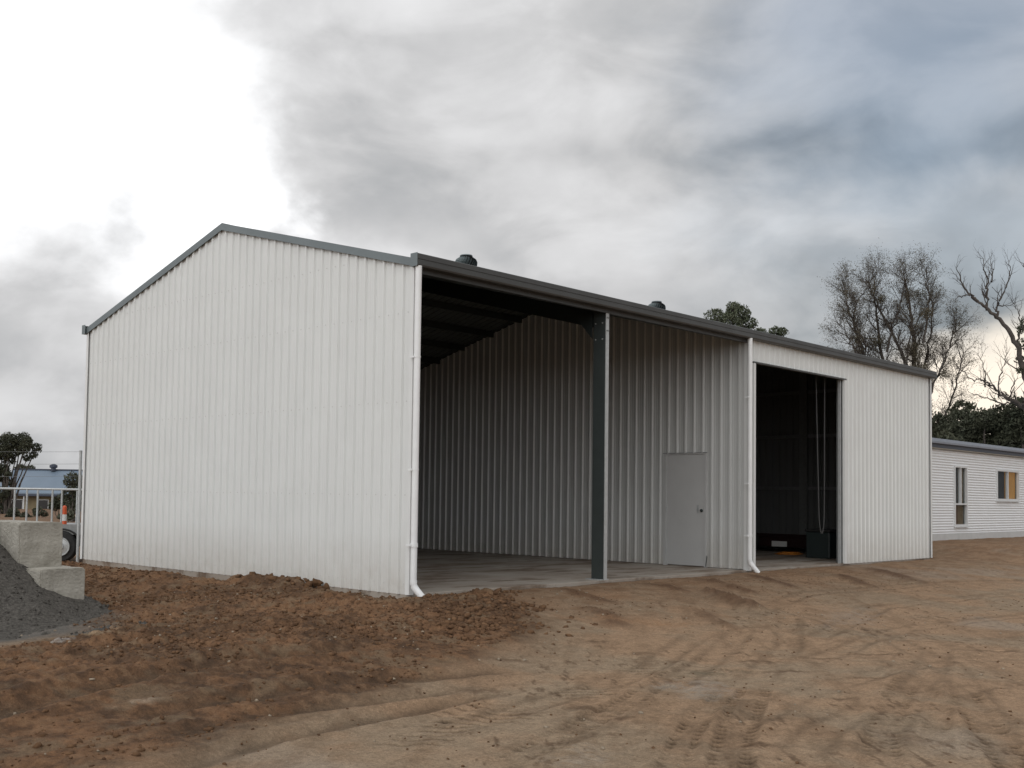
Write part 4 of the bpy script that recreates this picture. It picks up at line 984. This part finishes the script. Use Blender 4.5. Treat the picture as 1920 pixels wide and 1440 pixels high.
# dead, forked tree at the right edge
rng = np.random.default_rng(33); T = Tree(33); D = 40; bz = .15; X0 = 1935
dt = lat_root('dead_gum_tree', (34.2, 3.9 - .6, bz), 'dead grey tree with crooked bare limbs at the right edge, above the white house')
for pts, r0, r1 in [([(1940, 950), (1945, 850), (1935, 750), (1918, 690), (1905, 640), (1885, 605), (1855, 580), (1832, 560), (1818, 548)], .14, .035), ([(1832, 560), (1812, 540), (1800, 512), (1794, 485)], .045, .008), ([(1818, 548), (1804, 545), (1795, 560)], .03, .006),
                    ([(1850, 576), (1852, 545), (1858, 520), (1852, 495), (1850, 470)], .055, .008), ([(1858, 520), (1872, 500), (1878, 478)], .03, .006), ([(1868, 588), (1870, 565), (1884, 540), (1895, 500), (1896, 480)], .05, .008),
                    ([(1870, 565), (1880, 570), (1900, 560)], .025, .006), ([(1905, 640), (1912, 610), (1905, 580), (1890, 560)], .04, .006), ([(1935, 750), (1960, 640), (1950, 560), (1930, 500), (1915, 480)], .09, .01), ([(1918, 690), (1895, 680), (1880, 660)], .03, .006),
                    ([(1948, 800), (1915, 765), (1895, 750), (1870, 742), (1845, 722), (1825, 712), (1805, 712)], .10, .012), ([(1870, 742), (1872, 700), (1882, 672), (1885, 650)], .03, .006), ([(1845, 722), (1850, 690), (1852, 650)], .03, .006), ([(1825, 712), (1812, 690), (1800, 680)], .02, .005),
                    ([(1895, 750), (1880, 752), (1855, 740), (1830, 728)], .035, .008), ([(1890, 748), (1900, 715), (1912, 700)], .03, .006)]:
    Q, R = T.limb(px_limb(pts, D, X0, bz, .8, rng), r0, r1, .03, 5)
    if r0 < .12:
        for i in range(2, len(Q)):
            if rng.uniform() < .8:
                d = Q[min(i + 1, len(Q) - 1)] - Q[i - 1]; d /= np.linalg.norm(d) + 1e-9; rv = rng.normal(0, 1, 3); rv /= np.linalg.norm(rv)
                T.grow(Q[i], d * .8 + rv * .7 + np.array([0, 0, .25]), rng.uniform(.25, .8), max(R[i] * .5, .008), 0, 1, up=.10, spread=.7, nch=(2, 4), seg=5, wob=.22, shrink=.5)
T.trunk(dt, M_bark); T.twigs(dt, M_twig)
leaves(dt, np.concatenate([clump_pts(rng, pb([(1918, 610, 17), (1925, 640, 18), (1922, 670, 14), (1930, 590, 14), (1912, 690, 9)], D, X0, bz, rng, .4), 2600, .2), clump_pts(rng, pb([(1880, 738, 10), (1900, 742, 8), (1868, 745, 7)], D, X0, bz, rng, .3), 800, .2)]), .055, M_leafd, rng)

def bushy(name, loc, blobs, label, m, size, per, seed, trunk_r=.12, group=None, cat='tree', stems=3):
    rng = np.random.default_rng(seed); e = lat_root(name, loc, label, cat, group); T = Tree(seed)
    for (x, y, z, r) in blobs:
        a = np.array([x * .15, y * .15, 0.0]); b = np.array([x, y, z - r * .2])
        T.limb([a, a * .5 + b * .5 * np.array([.7, .7, 1]), b], trunk_r, trunk_r * .25, .04, 4)
        for k in range(stems):
            d = rng.normal(0, 1, 3); d[2] = abs(d[2]); T.grow(b - np.array([0, 0, r * .3]), d, r * 1.0, trunk_r * .25, 0, 1, up=.1, nch=(3, 4))
    T.trunk(e, M_bark); T.twigs(e, M_twig)
    leaves(e, clump_pts(rng, blobs, per), size, m, rng); return e
def pblob(l, D, x0, y0, bz, rng, dj): return [((x - x0) * D / 2040.3, rng.uniform(-dj, dj), (y0 - y) * D / 2040.3 + 1.235 - bz, r * D / 2040.3) for x, y, r in l]
rng = np.random.default_rng(5)
# dark gums massed behind the white house
G = 'dark trees behind the white house'
for i, (x, top, r, loc, lab) in enumerate([(1762, 768, 34, (33.6, 8.9, .1), 'dark green bushy tree between the shed end and the white house roof'), (1802, 748, 36, (37.0, 9.2, .1), 'dark bushy tree with a pointed top behind the white house gutter'),
                                           (1845, 764, 36, (36.6, 6.6, .1), 'round dark tree behind the white house, below the bare branches'), (1888, 752, 36, (38.6, 5.4, .1), 'broad dark tree behind the house, left of the dead trunk'), (1925, 740, 38, (38.2, 3.6, .1), 'dark tree at the right edge behind the white house')]):
    C = Vector((-9.338, -10.205)); P2 = Vector(loc[:2]); D = (P2 - C).dot(Vector((.7043, .7083)))
    # place the trunk where this crown stands
    bl = pblob([(x, top + 22, 24), (x - 18, top + 48, 28), (x + 20, top + 45, 28), (x, top + 75, 34), (x - 24, top + 90, 26), (x + 25, top + 92, 26)], D, x, 945, .1, rng, 1.0)
    ray = Vector((.70434652, .70829424)) + Vector((.70850562, -.70554761)) * ((x - 960 - 102.6 * 1) / 2040.3 * 1.0) * 1.0
    ray = Vector((.70434652, .70829424)) + Vector((.70850562, -.70554761)) * ((x - 857.4) / 2040.3)
    W2 = C + ray * D
    bushy('dark_gum_tree', (W2.x, W2.y, .1), bl, lab, M_leafd, .08, 3600, 50 + i, .10, G)
def world_at(x, D):
    ray = Vector((.70434652, .70829424)) + Vector((.70850562, -.70554761)) * ((x - 857.4) / 2040.3); w = Vector((-9.338, -10.205)) + ray * D
    return w
# gum beyond the roof, centre right
D = 60; w = world_at(1372, D)
bushy('round_gum_tree', (w.x, w.y, 0), pblob([(1342, 592, 20), (1362, 605, 22), (1384, 586, 22), (1400, 606, 18), (1370, 578, 14), (1350, 625, 24), (1392, 632, 26), (1370, 650, 30), (1345, 690, 38), (1398, 695, 38), (1372, 740, 40)], D, 1372, 939, 0, rng, .6), 'rounded green gum tree rising above the middle of the shed roof', M_leafg, .065, 4200, 71, .16)
w = world_at(1450, 62)
bushy('round_gum_tree', (w.x, w.y, 0), pblob([(1426, 622, 13), (1450, 624, 14), (1464, 622, 11), (1440, 640, 20), (1466, 642, 16), (1450, 680, 34), (1470, 715, 30), (1435, 720, 30)], 62, 1450, 940, 0, rng, .5), 'low green treetop just showing over the roof beside the round gum', M_leafg, .065, 4200, 72, .12)
# left side
D = 90; w = world_at(14, D)
e = bushy('spreading_gum_tree', (w.x, w.y, -1.5), pblob([(6, 832, 20), (22, 826, 17), (36, 824, 17), (50, 830, 14), (62, 838, 11), (44, 842, 14), (56, 852, 9), (30, 845, 14), (14, 848, 16), (-2, 846, 18), (48, 858, 8), (16, 862, 12), (8, 878, 12), (22, 890, 7), (20, 905, 9), (-14, 850, 22), (2, 890, 17), (-20, 890, 22), (10, 925, 16), (-6, 955, 22)], D, 14, 919, -1.5, rng, .8), 'tall spreading dark gum tree at the far left edge', M_leafd, .085, 2600, 81, .11)
w = world_at(44, 125); bushy('distant_tree', (w.x, w.y, -1.6), pblob([(44, 880, 12), (60, 878, 8), (30, 895, 14)], 125, 44, 919, -1.6, rng, .6), 'small dark treetop behind the blue roof ridge', M_leafd, .15, 900, 82, .2)
w = world_at(140, 60); bushy('garden_tree', (w.x, w.y, -.8), pblob([(140, 900, 17), (150, 915, 18), (130, 925, 15), (146, 945, 18)], 60, 140, 921, -.8, rng, .4), 'grey green tree between the blue roofed house and the shed gable', M_leafs, .08, 3000, 83, .09)
for i, (x, y, r, D, lab) in enumerate([(112, 940, 15, 66, 'dark round shrub in front of the right part of the tan house'), (78, 958, 10, 70, 'low dark shrub in the middle of the tan brick wall'), (30, 962, 12, 75, 'dark shrub at the foot of the spreading gum'), (128, 962, 11, 58, 'low shrub next to the fence post'), (55, 968, 9, 72, 'small low shrub under the left window of the tan house')]):
    w = world_at(x, D); g = -.3 - 1.2 * (D - 28) / 70
    bushy('garden_shrub', (w.x, w.y, g), pblob([(x, y, r), (x - r * .6, y + r * .5, r * .7), (x + r * .7, y + r * .5, r * .7)], D, x, 920, g, rng, .3), lab, M_leafs if i % 2 else M_leafd, .08, 3000, 90 + i, .04, 'shrubs in front of the tan house', 'shrub')
# far wooded horizon, both sides
def belt(name, x0, x1, D0, h, seed, label):
    rng = np.random.default_rng(seed); out = []
    for x in np.arange(x0, x1, 9):
        w = world_at(x, D0 + rng.uniform(-15, 15)); out.append((w.x, w.y, -1 + h * rng.uniform(.3, .6), h * rng.uniform(.55, 1.0)))
    P = clump_pts(rng, out, 14, .3); P = P[P[:, 2] > -1.6]
    o = leaves(None, P, .55, M_leafd, rng, name); tag(o, label, 'trees', kind='stuff')
belt('distant_woodland', -420, 200, 260, 4.5, 7, 'low dark line of distant woodland on the horizon at the left')
belt('distant_woodland', 1700, 2500, 150, 6, 8, 'dark distant woodland behind the trees at the right')
